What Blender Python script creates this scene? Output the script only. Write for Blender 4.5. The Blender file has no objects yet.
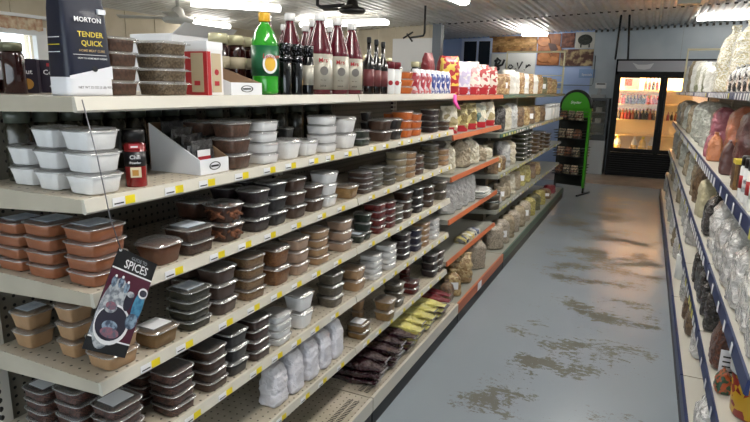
import bpy, math, random
from mathutils import Vector, Matrix, noise
sc = bpy.context.scene
# ------------------------------------------------------------------ camera, world, lamps, exposure
R = ((0.90318502, -0.1091047, 0.41515418), (0.42881161, 0.18555848, -0.88413158), (0.01942753, 0.97655733, 0.214379))
cam = bpy.data.cameras.new('camera'); cam.sensor_width = 36; cam.lens = 36 * 567 / 750; cam.clip_start = .02
camo = bpy.data.objects.new('camera', cam); sc.collection.objects.link(camo)
camo.matrix_world = Matrix.Translation((0, 0, 1.5)) @ Matrix(R).to_4x4(); sc.camera = camo
sc.view_settings.view_transform = 'Standard'; sc.view_settings.look = 'None'; sc.view_settings.gamma = 1
sc.view_settings.exposure = 0.92
TUBE = 7.5; TUBE_AISLE = 22.0; COOLER = 16.0; DAY = 2.2
w = bpy.data.worlds.new('sky'); sc.world = w; w.use_nodes = True
w.node_tree.nodes['Background'].inputs[0].default_value = (.86, .93, 1, 1)
w.node_tree.nodes['Background'].inputs[1].default_value = DAY
rnd = random.Random(7)
C = sc.collection
PI = math.pi

def lin(c):
    if isinstance(c, str): c = tuple(int(c[i:i+2], 16) / 255 for i in (0, 2, 4))
    return tuple(x / 12.92 if x <= .04045 else ((x + .055) / 1.055) ** 2.4 for x in c) + (1,)

MATS = {}
def mat(name, col, rough=.5, metal=0, col2=None, scale=30, bump=0, bscale=60, coat=0, emit=0, spec=.5, vor=False, lo=.4, hi=.6, trans=0, detail=3):
    if name in MATS: return MATS[name]
    m = bpy.data.materials.new(name); m.use_nodes = True; nt = m.node_tree; b = nt.nodes['Principled BSDF']
    b.inputs['Base Color'].default_value = lin(col); b.inputs['Roughness'].default_value = rough; b.inputs['Metallic'].default_value = metal
    b.inputs['Specular IOR Level'].default_value = spec
    if coat: b.inputs['Coat Weight'].default_value = coat; b.inputs['Coat Roughness'].default_value = .08
    if trans: b.inputs['Transmission Weight'].default_value = trans
    if emit: b.inputs['Emission Color'].default_value = lin(col); b.inputs['Emission Strength'].default_value = emit
    tc = nt.nodes.new('ShaderNodeTexCoord')
    if col2:
        if vor:
            n = nt.nodes.new('ShaderNodeTexVoronoi'); n.inputs['Scale'].default_value = scale; out = n.outputs['Color']
            sp = nt.nodes.new('ShaderNodeSeparateColor'); nt.links.new(out, sp.inputs[0]); out = sp.outputs[0]
        else:
            n = nt.nodes.new('ShaderNodeTexNoise'); n.inputs['Scale'].default_value = scale; n.inputs['Detail'].default_value = detail; out = n.outputs[0]
        nt.links.new(tc.outputs['Object'], n.inputs['Vector'])
        r = nt.nodes.new('ShaderNodeValToRGB'); r.color_ramp.elements[0].position = lo; r.color_ramp.elements[1].position = hi
        r.color_ramp.elements[0].color = lin(col); r.color_ramp.elements[1].color = lin(col2)
        nt.links.new(out, r.inputs[0]); nt.links.new(r.outputs[0], b.inputs['Base Color'])
    if bump:
        n2 = nt.nodes.new('ShaderNodeTexNoise'); n2.inputs['Scale'].default_value = bscale; n2.inputs['Detail'].default_value = 2 if bump < .45 else 4; n2.inputs['Distortion'].default_value = 0 if bump < .3 else 1.2
        nt.links.new(tc.outputs['Object'], n2.inputs['Vector'])
        bp = nt.nodes.new('ShaderNodeBump'); bp.inputs['Strength'].default_value = bump; bp.inputs['Distance'].default_value = .01 if bump < .3 else .03
        nt.links.new(n2.outputs[0], bp.inputs['Height']); nt.links.new(bp.outputs[0], b.inputs['Normal'])
        if coat: nt.links.new(bp.outputs[0], b.inputs['Coat Normal'])
    MATS[name] = m
    return m

def clear(name, tint=(1, 1, 1), gloss=.16, rough=.12, haze=0.0):
    if name in MATS: return MATS[name]
    m = bpy.data.materials.new(name); m.use_nodes = True; nt = m.node_tree; nt.nodes.clear()
    o = nt.nodes.new('ShaderNodeOutputMaterial'); t = nt.nodes.new('ShaderNodeBsdfTransparent'); g = nt.nodes.new('ShaderNodeBsdfGlossy')
    t.inputs[0].default_value = (*tint, 1); g.inputs['Roughness'].default_value = rough; g.inputs[0].default_value = (1, 1, 1, 1)
    lw = nt.nodes.new('ShaderNodeLayerWeight'); lw.inputs[0].default_value = .35
    mr = nt.nodes.new('ShaderNodeMapRange'); mr.inputs[3].default_value = gloss; mr.inputs[4].default_value = min(1, gloss + .6)
    nt.links.new(lw.outputs['Fresnel'], mr.inputs[0])
    mx = nt.nodes.new('ShaderNodeMixShader'); nt.links.new(mr.outputs[0], mx.inputs[0]); nt.links.new(t.outputs[0], mx.inputs[1]); nt.links.new(g.outputs[0], mx.inputs[2])
    last = mx
    if haze:
        d = nt.nodes.new('ShaderNodeBsdfDiffuse'); d.inputs[0].default_value = (.8, .8, .8, 1)
        m2 = nt.nodes.new('ShaderNodeMixShader'); m2.inputs[0].default_value = haze
        nt.links.new(mx.outputs[0], m2.inputs[1]); nt.links.new(d.outputs[0], m2.inputs[2]); last = m2
    nt.links.new(last.outputs[0], o.inputs[0]); MATS[name] = m
    return m

def holes_mat(name, col, dark, pitch, r, axes, col2=None):
    """painted steel with a regular grid of punched holes along two object axes"""
    m = mat(name, col, .45, col2=col2, scale=9)
    nt = m.node_tree; b = nt.nodes['Principled BSDF']; tc = nt.nodes.new('ShaderNodeTexCoord'); s = nt.nodes.new('ShaderNodeSeparateXYZ')
    nt.links.new(tc.outputs['Object'], s.inputs[0])
    def M(op, a, bb=None):
        n = nt.nodes.new('ShaderNodeMath'); n.operation = op
        for i, v in enumerate((a, bb)):
            if v is None: continue
            if isinstance(v, (int, float)): n.inputs[i].default_value = v
            else: nt.links.new(v, n.inputs[i])
        return n.outputs[0]
    ds = []
    for ax, p in zip(axes, pitch):
        f = M('FRACT', M('ADD', M('DIVIDE', s.outputs[ax], p), 100.5)); ds.append(M('POWER', M('MULTIPLY', M('SUBTRACT', f, .5), p), 2))
    msk = M('LESS_THAN', M('ADD', ds[0], ds[1]), r * r)
    mx = nt.nodes.new('ShaderNodeMix'); mx.data_type = 'RGBA'; nt.links.new(msk, mx.inputs[0])
    src = b.inputs['Base Color'].links
    if src: nt.links.new(src[0].from_socket, mx.inputs[6])
    else: mx.inputs[6].default_value = lin(col)
    mx.inputs[7].default_value = lin(dark); nt.links.new(mx.outputs[2], b.inputs['Base Color'])
    return m

# ------------------------------------------------------------------ mesh building
class MB:
    def __init__(s): s.v = []; s.f = []; s.m = []; s.s = []
    def face(s, idx, m=0, sm=False): s.f.append(idx); s.m.append(m); s.s.append(sm)
    def box(s, x0, x1, y0, y1, z0, z1, m=0):
        b = len(s.v); s.v += [(x, y, z) for z in (z0, z1) for y in (y0, y1) for x in (x0, x1)]
        for q in ((0, 2, 3, 1), (4, 5, 7, 6), (0, 1, 5, 4), (2, 6, 7, 3), (0, 4, 6, 2), (1, 3, 7, 5)): s.face([b + i for i in q], m)
        return s
    def loft(s, rings, m=0, cap0=True, cap1=True, sm=True, mats=None):
        b = len(s.v); n = len(rings[0])
        for r in rings: s.v += r
        for k in range(len(rings) - 1):
            for i in range(n):
                j = (i + 1) % n; s.face([b + k*n + i, b + k*n + j, b + (k+1)*n + j, b + (k+1)*n + i], mats[k] if mats else m, sm)
        if cap0: s.face([b + i for i in range(n)][::-1], mats[0] if mats else m)
        if cap1: s.face([b + (len(rings)-1)*n + i for i in range(n)], mats[-1] if mats else m)
        return s
    def lathe(s, prof, n=16, m=0, c=(0, 0), mats=None):
        return s.loft([[(c[0] + r*math.cos(2*PI*i/n), c[1] + r*math.sin(2*PI*i/n), z) for i in range(n)] for r, z in prof], m, mats=mats)
    def tube(s, pts, r, n=8, m=0):
        rings = []
        P = [Vector(p) for p in pts]
        for k, p in enumerate(P):
            d = (P[min(k+1, len(P)-1)] - P[max(k-1, 0)]).normalized()
            a = d.orthogonal().normalized() if k == 0 else (a - d * a.dot(d)).normalized()
            bb = d.cross(a); rings.append([tuple(p + (a*math.cos(2*PI*i/n) + bb*math.sin(2*PI*i/n)) * r) for i in range(n)])
        return s.loft(rings, m)
    def prism(s, poly, x0, x1, m=0):
        """poly in (y,z), extruded along x"""
        return s.loft([[(x, y, z) for y, z in poly] for x in (x0, x1)], m, sm=False)
    def mesh(s, name, mats):
        me = bpy.data.meshes.new(name); me.from_pydata(s.v, [], s.f); me.polygons.foreach_set('material_index', s.m); me.polygons.foreach_set('use_smooth', s.s)
        for m in (mats if isinstance(mats, (list, tuple)) else [mats]): me.materials.append(m)
        me.update(); return me
    def build(s, name, mats, parent=None, loc=None, rz=0):
        return place(name, s.mesh(name, mats), parent, loc, rz)

def place(name, me, parent=None, loc=None, rz=0):
    o = bpy.data.objects.new(name, me); C.objects.link(o)
    if parent: o.parent = parent
    if loc: o.location = loc
    if rz: o.rotation_euler.z = rz
    return o
SEEN = {}
def tag(o, label, cat, group=None):
    o['label'] = label; o['category'] = cat
    if group: o['group'] = group
    n = len(label.split()); k = label.lower()
    if not 4 <= n <= 16: print('LABELLEN', n, label)
    if k in SEEN: print('LABELDUP', label)
    SEEN[k] = 1
    return o
def thing(name, label, cat, loc=(0, 0, 0), rz=0, group=None):
    o = bpy.data.objects.new(name, None); C.objects.link(o); o.location = loc; o.rotation_euler.z = rz; o.empty_display_size = .05
    return tag(o, label, cat, group)
def struct(o): o['kind'] = 'structure'; return o
def sq(w, d, z, e=.5, n=20, cx=0, cy=0):
    r = []
    for i in range(n):
        a = 2*PI*(i+.5)/n; c, s_ = math.cos(a), math.sin(a)
        r.append((cx + d/2*math.copysign(abs(c)**e, c), cy + w/2*math.copysign(abs(s_)**e, s_), z))
    return r
def lettering(parent, txt, size, origin, right, up, m, off=.001, align='CENTER', sx=1.0, shear=0):
    cu = bpy.data.curves.new('lettering', 'FONT'); cu.body = txt; cu.size = size; cu.align_x = align; cu.align_y = 'CENTER'; cu.resolution_u = 2; cu.shear = shear; cu.offset = size*.012
    t = bpy.data.objects.new('tmp', cu); C.objects.link(t)
    me = bpy.data.meshes.new_from_object(t.evaluated_get(bpy.context.evaluated_depsgraph_get())); bpy.data.objects.remove(t)
    Rt = Vector(right).normalized(); U = Vector(up).normalized(); N = Rt.cross(U)
    me.transform(Matrix.Translation(Vector(origin) + N*off) @ Matrix((Rt*sx, U, N)).transposed().to_4x4())
    me.name = 'lettering'; me.materials.clear(); me.materials.append(m)
    return place('lettering', me, parent)
# ------------------------------------------------------------------ materials
cream = mat('cream_paint', 'bbb3a2', .4, col2='b1a998', scale=6)
railw = mat('rail_white', 'c9c4b8', .3)
deckm = holes_mat('deck_paint', 'bdb3a3', '3a342e', (.03, .03), .0035, (0, 1), col2='aca290')
pegm = holes_mat('peg_panel', '7d766a', '15120f', (.0254, .0254), .0045, (1, 2))
pegd = holes_mat('peg_panel_dark', '4a4640', '0c0b0a', (.0254, .0254), .0045, (1, 2))
slotm = holes_mat('slotted_steel', 'c9c4ba', '181614', (.05, .025), .008, (1, 2))
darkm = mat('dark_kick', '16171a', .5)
orangem = mat('orange_rail', 'b4613a', .45)
greenm = mat('green_rail', '2c5246', .45)
greym = mat('grey_shelf', '8f8f86', .45)
bluem = mat('blue_rail', '1c2b57', .4)
yelp = mat('yellow_tag', 'e6cf1e', .5); whp = mat('white_tag', 'e8e8ea', .5); blkp = mat('black_ink', '17171a', .5); yelp2 = mat('pale_yellow_tag', 'd8d06a', .5)
black = mat('black_plastic', '0b0b0c', .3); steel = mat('grey_steel', '6d747a', .35, metal=.6); whitepl = mat('white_plastic', 'e4e4e2', .35)
card = mat('brown_cardboard', '8f7258', .8); wcard = mat('white_cardboard', 'dfe0e4', .6)
glass = clear('clear_glass', (.93, .95, .95), .06, .02)
lidm = clear('clear_lid', (.9, .9, .9), .13, .13, .07)
flan = clear('clear_flange', (.85, .85, .85), .35, .15, .22)

# ------------------------------------------------------------------ room
ZC = lambda x: 2.64 + .04 * x
def floor():
    m = mat('painted_floor', '868d93', .34); nt = m.node_tree; b = nt.nodes['Principled BSDF']
    tc = nt.nodes.new('ShaderNodeTexCoord'); L = nt.links.new
    mp = nt.nodes.new('ShaderNodeMapping'); mp.inputs['Scale'].default_value = (.8, 1.25, 1); L(tc.outputs['Object'], mp.inputs[0])
    def noi(sc_, det=5, rg=.6):
        n = nt.nodes.new('ShaderNodeTexNoise'); n.inputs['Scale'].default_value = sc_; n.inputs['Detail'].default_value = det; n.inputs['Roughness'].default_value = rg; L(mp.outputs[0], n.inputs['Vector']); return n.outputs[0]
    def M(op, a, c=None, clamp=False):
        n = nt.nodes.new('ShaderNodeMath'); n.operation = op; n.use_clamp = clamp
        for i, v in enumerate((a, c)):
            if v is None: continue
            if isinstance(v, (int, float)): n.inputs[i].default_value = v
            else: L(v, n.inputs[i])
        return n.outputs[0]
    s = nt.nodes.new('ShaderNodeSeparateXYZ'); L(tc.outputs['Object'], s.inputs[0])
    tot = None
    for x, y, rx, ry, k in WORN:
        e = M('ADD', M('POWER', M('DIVIDE', M('SUBTRACT', s.outputs[0], x), rx), 2), M('POWER', M('DIVIDE', M('SUBTRACT', s.outputs[1], y), ry), 2))
        v = M('MULTIPLY', M('SUBTRACT', 1, e, True), k)
        tot = v if tot is None else M('MAXIMUM', tot, v)
    n1 = noi(3.2, 6, .6); n2 = noi(26, 10, .78)
    val = M('ADD', M('MULTIPLY', tot, .13), M('ADD', M('MULTIPLY', n1, .50), M('MULTIPLY', n2, .50)))
    mask = M('GREATER_THAN', val, .612)
    r = nt.nodes.new('ShaderNodeValToRGB'); r.color_ramp.elements[0].color = lin('878f98'); r.color_ramp.elements[1].color = lin('8c949c'); r.color_ramp.elements[0].position = .3; r.color_ramp.elements[1].position = .7
    L(noi(.9, 2), r.inputs[0])
    r2 = nt.nodes.new('ShaderNodeValToRGB'); r2.color_ramp.elements[0].color = lin('4e4d46'); r2.color_ramp.elements[1].color = lin('605f57'); L(n2, r2.inputs[0])
    mx = nt.nodes.new('ShaderNodeMix'); mx.data_type = 'RGBA'; L(mask, mx.inputs[0]); L(r.outputs[0], mx.inputs[6]); L(r2.outputs[0], mx.inputs[7]); L(mx.outputs[2], b.inputs['Base Color'])
    L(M('ADD', M('MULTIPLY', mask, .3), M('ADD', .26, 0)), b.inputs['Roughness'])
    return m
WORN = [(-.30, 3.05, .30, .40, 1), (-.52, 2.62, .3, .3, .8), (-.1, 3.45, .35, .4, .9), (-.05, 2.5, .5, .4, .5), (-.55, 3.6, .25, .3, .6), (-.15, 4.1, .6, .45, .8), (-.2, 4.9, .65, .45, 1), (-.4, 5.5, .4, .45, 1), (.05, 5.5, .3, .5, .9), (-.2, 6.3, .6, .6, .9), (-.7, 6.9, .3, .5, 1), (-.2, 7.5, .6, .7, .85), (-.3, 8.6, .7, .7, .8)]
struct(MB().box(-6.1, 3.3, -2.1, 9.95, -.1, 0).build('floor', floor()))
plank = mat('vinyl_plank', '7d6f64', .28, col2='97897b', scale=5)
struct(MB().box(-6.1, 3.3, 9.95, 11.95, -.1, .003).build('floor_back', plank))
cm = mat('ribbed_ceiling_steel', 'ecebe6', .34, col2='dddad2', scale=3, metal=.1)
def ceiling(name, y0, y1, dz):
    b = MB(); x = -6.2; prof = []
    while x < 3.3:
        for dx, h in ((0, 0), (.014, .03), (.045, .03), (.059, 0)): prof.append((x + dx, h))
        x += .1
    for i, (px, h) in enumerate(prof):
        for y in (y0, y1): b.v.append((px, y, ZC(px) + dz + h)); 
        for y in (y0, y1): b.v.append((px, y, ZC(px) + dz + h + .004))
    for i in range(len(prof) - 1):
        a, c = 4*i, 4*(i+1)
        b.face([a, a+1, c+1, c]); b.face([a+2, c+2, c+3, a+3]); b.face([a, c, c+2, a+2]); b.face([a+1, a+3, c+3, c+1])
    return struct(b.build(name, cm))
seamk = mat('seam_shadow_block', '4a4640', .9)  # dark blocks added to draw the shaded rib gaps at the sheet seams
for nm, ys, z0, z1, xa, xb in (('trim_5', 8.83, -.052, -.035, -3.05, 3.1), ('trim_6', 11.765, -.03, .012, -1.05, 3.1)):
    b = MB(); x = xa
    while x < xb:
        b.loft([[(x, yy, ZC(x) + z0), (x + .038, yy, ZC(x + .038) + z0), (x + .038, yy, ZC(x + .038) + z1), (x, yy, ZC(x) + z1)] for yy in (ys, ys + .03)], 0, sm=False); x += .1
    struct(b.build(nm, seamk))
ceiling('ceiling', -2.1, 8.85, -.04); ceiling('ceiling_back', 8.8, 11.9, .01)
darkc = mat('roof_void', '2a2622', .9)
struct(MB().box(-6.3, 3.4, -2.2, 12, 2.9, 3.0).build('ceiling_upper', darkc))
bwall = mat('blue_wall_tone', '9db4de', .6, col2='a7bbe0', scale=2)
gwall = mat('grey_wall_tone', 'b3bcc2', .35, col2='a8b2ba', scale=2)
bgw = mat('beige_panelling', 'c9bda6', .6, col2='bfb299', scale=3)
b = MB()
for i in range(46): b.box(-6.2, -6.012 if i % 2 else -6.0, 8.95-(i+1)*.24, 8.95-i*.24, 1.98 if 3.0 < 8.95-(i+.5)*.24 < 4.2 else 0, 2.5)
struct(b.build('wall_left', bgw))
struct(MB().box(-6.2, -6.02, 2.9, 4.4, 0, 1.0).build('wall_left_sill', bgw))
b = MB()
for i in range(20): b.box(-6.1+i*.148, -6.1+(i+1)*.148, 8.912 if i % 2 else 8.9, 9.0, 0, 2.62)
struct(b.build('wall_beige', bgw))
struct(MB().box(-4.6, -1.06, 11.8, 11.95, 0, 2.75).build('wall_back', bwall)); struct(MB().box(-1.06, 3.3, 11.8, 11.95, 0, 2.9).build('wall_back_grey', gwall))  # back wall split into a bluer left part and a greyer right part
b = MB(); b.box(.42, .424, 11.797, 11.8, 0, 2.7); struct(b.build('trim_1', greym))
struct(MB().box(-4.6, -4.5, 9.0, 11.8, 0, 2.62).build('wall_blue_side', bwall))
struct(MB().box(3.2, 3.3, -2.1, 11.9, 0, 2.9).build('wall_right', gwall))
b = MB(); b.box(-6.2, -3.2, -2.2, -2.1, 0, 2.9); b.box(2.6, 3.3, -2.2, -2.1, 0, 2.9); b.box(-3.2, 2.6, -2.2, -2.1, 0, .8); b.box(-3.2, 2.6, -2.2, -2.1, 2.2, 2.9)
struct(b.build('wall_front', bgw))
struct(MB().box(-3.2, 2.6, -2.16, -2.15, .8, 2.2).build('added_window', glass))  # unseen window, added so daylight enters from behind the camera
# window on the left wall with casing and frilled valance
wf = MB(); wf.box(-6.04, -5.97, 4.14, 4.26, .98, 2.05); wf.box(-6.04, -5.97, 2.95, 3.05, .98, 2.05); wf.box(-6.03, -5.97, 3.05, 4.14, 1.96, 2.05); wf.box(-6.05, -5.93, 2.9, 4.3, .95, 1.0); wf.box(-6.04, -5.98, 3.6, 3.63, 1, 1.96)
wf = struct(wf.build('window_1', whitepl)); MB().box(-6.1, -6.09, 3.05, 4.14, 1, 1.96).build('glass_pane', glass, wf)
lace = mat('lace_valance', 'd8c6a8', .9, col2='b98f74', scale=14)
b = MB(); n = 60
for k in range(2):
    r = []
for i in range(n):
    y = 3.0 + 1.2*i/(n-1); x = -5.95 + .012*math.sin(i*1.3); zb = 2.0 + .012*abs(math.sin(i*.55))
    b.v += [(x, y, 2.13), (x, y, zb), (x+.003, y, 2.13), (x+.003, y, zb)]
    if i: 
        a = 4*(i-1); b.face([a, a+1, a+5, a+4]); b.face([a+2, a+6, a+7, a+3]); b.face([a+1, a+3, a+7, a+5]); b.face([a, a+4, a+6, a+2])
t = b.build('window_valance', lace); tag(t, 'narrow frilled lace valance hanging above the bright window', 'curtain')
struct(MB().box(-6.0, -5.9, 2.95, 4.3, 2.13, 2.16).build('trim_2', whitepl))
# white door on beige wall
d = struct(MB().box(-3.9, -3.2, 8.86, 8.9, 0, 2.27).build('door_1', mat('white_door', 'd9d8d6', .4)))
MB().box(-3.3, -3.27, 8.84, 8.86, 1.0, 1.1).build('door_handle', steel, d)
struct(MB().box(-3.2, -3.06, 8.82, 8.95, 0, 2.50).build('trim_3', mat('grey_column', '5d6670', .4)))
# dark window in the blue room
wb = MB(); wb.box(-3.62, -2.98, 11.76, 11.8, 1.75, 2.5); wb = struct(wb.build('window_3', mat('window_frame_blue', 'c3d0ea', .4)))
for x0, x1 in ((-3.56, -3.3), (-3.25, -3.02)): MB().box(x0, x1, 11.745, 11.76, 1.8, 2.44).build('pane', mat('night_pane', '1d2630', .1), wb)
struct(MB().tube([(-4.45, 11.7, 2.3), (-4.4, 11.7, 2.52), (-1.9, 11.7, 2.6), (-1.9, 11.79, 2.6)], .02).build('trim_4', darkm))

# ------------------------------------------------------------------ lamps
def tube_light(x, y, rz, L, label, strength, group='ceiling lights', drop=.06, w=.16):
    z = ZC(x) - .04 - drop
    t = thing('ceiling_light', label, 'light', (x, y, z), rz, group)
    b = MB(); b.box(-w*.3, w*.3, -L/2, L/2, .035, .06);
    b.box(-.01, .01, -L/2+.1, -L/2+.13, .06, .06+drop); b.box(-.01, .01, L/2-.13, L/2-.1, .06, .06+drop)
    b.build('housing', whitepl, t)
    MB().loft([[(-w*.30, yy, .0345), (-w*.46, yy, .02), (-w*.40, yy, -.012), (-w*.2, yy, -.024), (w*.2, yy, -.024), (w*.40, yy, -.012), (w*.46, yy, .02), (w*.30, yy, .0345)] for yy in (-L/2, L/2)], 0, sm=False).build('diffuser', mat('lamp_glow_%g' % strength, 'fbf8f2', .5, emit=strength), t)
tube_light(-4.40, 5.52, -PI/4, 1.0, 'long fluorescent ceiling light over the jars and white boxes', TUBE, w=.11)
tube_light(-5.7, 6.6, 0, .7, 'far thin fluorescent light near the beige wall', TUBE, w=.09)
tube_light(-3.98, 7.3, PI/2, 1.35, 'wide fluorescent light hung beside the black ceiling fan', TUBE, drop=.1)
tube_light(-2.05, 6.0, 0, 1.3, 'bright fluorescent strip over the flour bags', TUBE)
tube_light(1.55, 10.7, PI/2, 2.0, 'long fluorescent light in front of the grey wall', TUBE, drop=.02)
for i, (x, y) in enumerate([(-.2, 1.0), (-.35, 3.6), (-2.9, 1.6), (1.8, 3.0), (-.3, 5.4), (1.3, 6.0)]):  # last two fixtures are unseen, added to brighten far aisle and blue side
    tube_light(x, y, 0, 1.25, ['fluorescent light above the near aisle', 'fluorescent light above the middle aisle', 'fluorescent light above the neighbouring aisle', 'fluorescent light past the blue shelving', 'added unseen fluorescent light over the far end of the aisle', 'added unseen fluorescent light above the far blue shelving'][i], TUBE_AISLE)
tube_light(-2.05, 11.2, PI/2, .45, 'small fluorescent light in the blue room beyond', 20, drop=.02, w=.09)

# ------------------------------------------------------------------ shelving bays (local: x from the back panel outwards, y along the aisle)
def bay(name, label, loc, rz, L, decks, dep, basez, basedep, rail, deck=None, peg=None, tags='yellow', height=None, group=None, tagpos=None, shelfname='shelf', backdeck=0, brk=None):
    t = thing(name, label, 'shelving', loc, rz, group)
    deck = deck or deckm; H = height or decks[0]
    MB().box(-.012, 0, 0, L, .05, H - .02).build('back_panel', peg or pegm, t)
    for y in (0, L - .03): MB().box(-.04, .012, y, y + .03, 0, H - .015).build('upright', slotm, t)
    for k, z in enumerate(decks):
        b = MB(); x0 = .013 if not (k == 0 and backdeck) else -backdeck
        b.box(x0, dep - .012, .002, L - .002, z - .012, z, 2); b.m[-6 + 1] = 0
        rh = .046 if tags == 'blue' and k else .03
        b.loft([[(dep - .012, y, z + .001), (dep - .012, y, z - rh), (dep - .004, y, z - rh - .002), (dep + .002, y, z - rh + .003), (dep - .004, y, z + .001)] for y in (.002, L - .002)], 1, sm=False)
        for y in (.002, L - .005):
            b.loft([[(x0, y, z - .012), (x0, y, z - .055), (dep - .012, y, z - .03), (dep - .012, y, z - .012)], [(x0, y + .003, z - .012), (x0, y + .003, z - .055), (dep - .012, y + .003, z - .03), (dep - .012, y + .003, z - .012)]], 2, sm=False)
        s = b.build('shelf', [deck, rail[k] if isinstance(rail, list) else rail, brk or cream], t)
        yy = .06 + rnd.random() * .05
        while yy < L - .1 and tags:
            b = MB(); zz = z - .027
            if tags == 'yellow' and k > 0:
                b.box(dep + .0025, dep + .0035, yy, yy + .034, zz + .002, zz + .021, 0); b.box(dep + .0035, dep + .004, yy + .004, yy + .03, zz + .006, zz + .009, 2); b.box(dep + .0025, dep + .0035, yy + .034, yy + .062, zz + .002, zz + .021, 1)
                b.build('price_tag', [whp, yelp, blkp], s); yy += .115 + rnd.random() * .06
            elif tags == 'pale' and k > 0:
                b.box(dep + .0025, dep + .0035, yy, yy + .05, zz + .002, zz + .022, 0); b.box(dep + .0035, dep + .004, yy + .01, yy + .024, zz + .006, zz + .016, 1); b.build('price_tag', [yelp2 if rnd.random() < .5 else whp, blkp], s); yy += .09 + rnd.random() * .05
            elif tags == 'blue':
                far = loc[1] > 3.5 and k > 0; wdt = .055 if far else .028; zz = z - rh + .003
                b.loft([[(dep + .0025, yy, zz - .002), (dep + .0025, yy + wdt, zz - .002), (dep + .0025, yy + wdt + .012, zz + rh - .006), (dep + .0025, yy + .012, zz + rh - .006)], [(dep + .004, yy, zz - .002), (dep + .004, yy + wdt, zz - .002), (dep + .004, yy + wdt + .012, zz + rh - .006), (dep + .004, yy + .012, zz + rh - .006)]], 0, sm=False)
                b.build('price_tag', [yelp2 if rnd.random() < .12 else whp], s); yy += (.06 if k == 0 else .10 if far else .2) + rnd.random() * .03
            else: break
    b = MB(); b.box(.013, basedep, .002, L - .002, basez - .02, basez, 2); b.m[-5] = 0; b.box(basedep, basedep + .014, .002, L - .002, basez - .065, basez + .002, 1)
    b.build('base_shelf', [deck, rail[-1] if isinstance(rail, list) else rail, cream], t)
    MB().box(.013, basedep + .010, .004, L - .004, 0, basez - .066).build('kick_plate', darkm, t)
    return t
XB = -1.465
WD = [1.467, 1.252, 1.040, .825, .605, .36]
for i, y in enumerate((.80, 2.08)):
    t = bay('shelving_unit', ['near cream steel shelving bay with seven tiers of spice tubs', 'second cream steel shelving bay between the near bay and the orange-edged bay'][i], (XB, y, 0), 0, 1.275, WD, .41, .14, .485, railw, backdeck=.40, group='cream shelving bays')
    v = MB()
    for k in range(2):
        for j in range(int(1.2 / .012)):
            v.box(.405 + k*.03, .428 + k*.03, .03 + j*.012, .035 + j*.012, .1401, .1407)
    v.build('vent_slots', blkp, t)
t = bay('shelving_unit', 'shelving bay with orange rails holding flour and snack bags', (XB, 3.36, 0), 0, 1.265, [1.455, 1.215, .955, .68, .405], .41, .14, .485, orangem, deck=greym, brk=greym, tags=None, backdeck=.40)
b = MB(); b.box(.501, .503, .45, .55, .08, .135); b.build('shelf_note', whp, t)
for i in range(3):
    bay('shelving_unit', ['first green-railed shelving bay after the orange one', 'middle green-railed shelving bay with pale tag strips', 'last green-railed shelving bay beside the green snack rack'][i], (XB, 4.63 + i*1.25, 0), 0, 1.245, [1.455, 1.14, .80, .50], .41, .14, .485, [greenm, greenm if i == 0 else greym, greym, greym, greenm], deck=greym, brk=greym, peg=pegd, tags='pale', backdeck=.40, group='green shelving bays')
RW = [1.505, 1.105, .72, .385]
for i in range(6):
    bay('shelving_unit', 'blue-railed shelving bay, ' + ['nearest of the row', 'second from the near end', 'third from the near end', 'fourth from the near end', 'fifth from the near end', 'farthest by the drinks cooler'][i], (.75, 2.97 + i*1.22, 0), PI, 1.215, RW, .42, .14, .45, bluem, deck=mat('ribbed_deck', 'bfbbb0', .4), tags='blue', group='blue-railed shelving bays')
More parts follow.
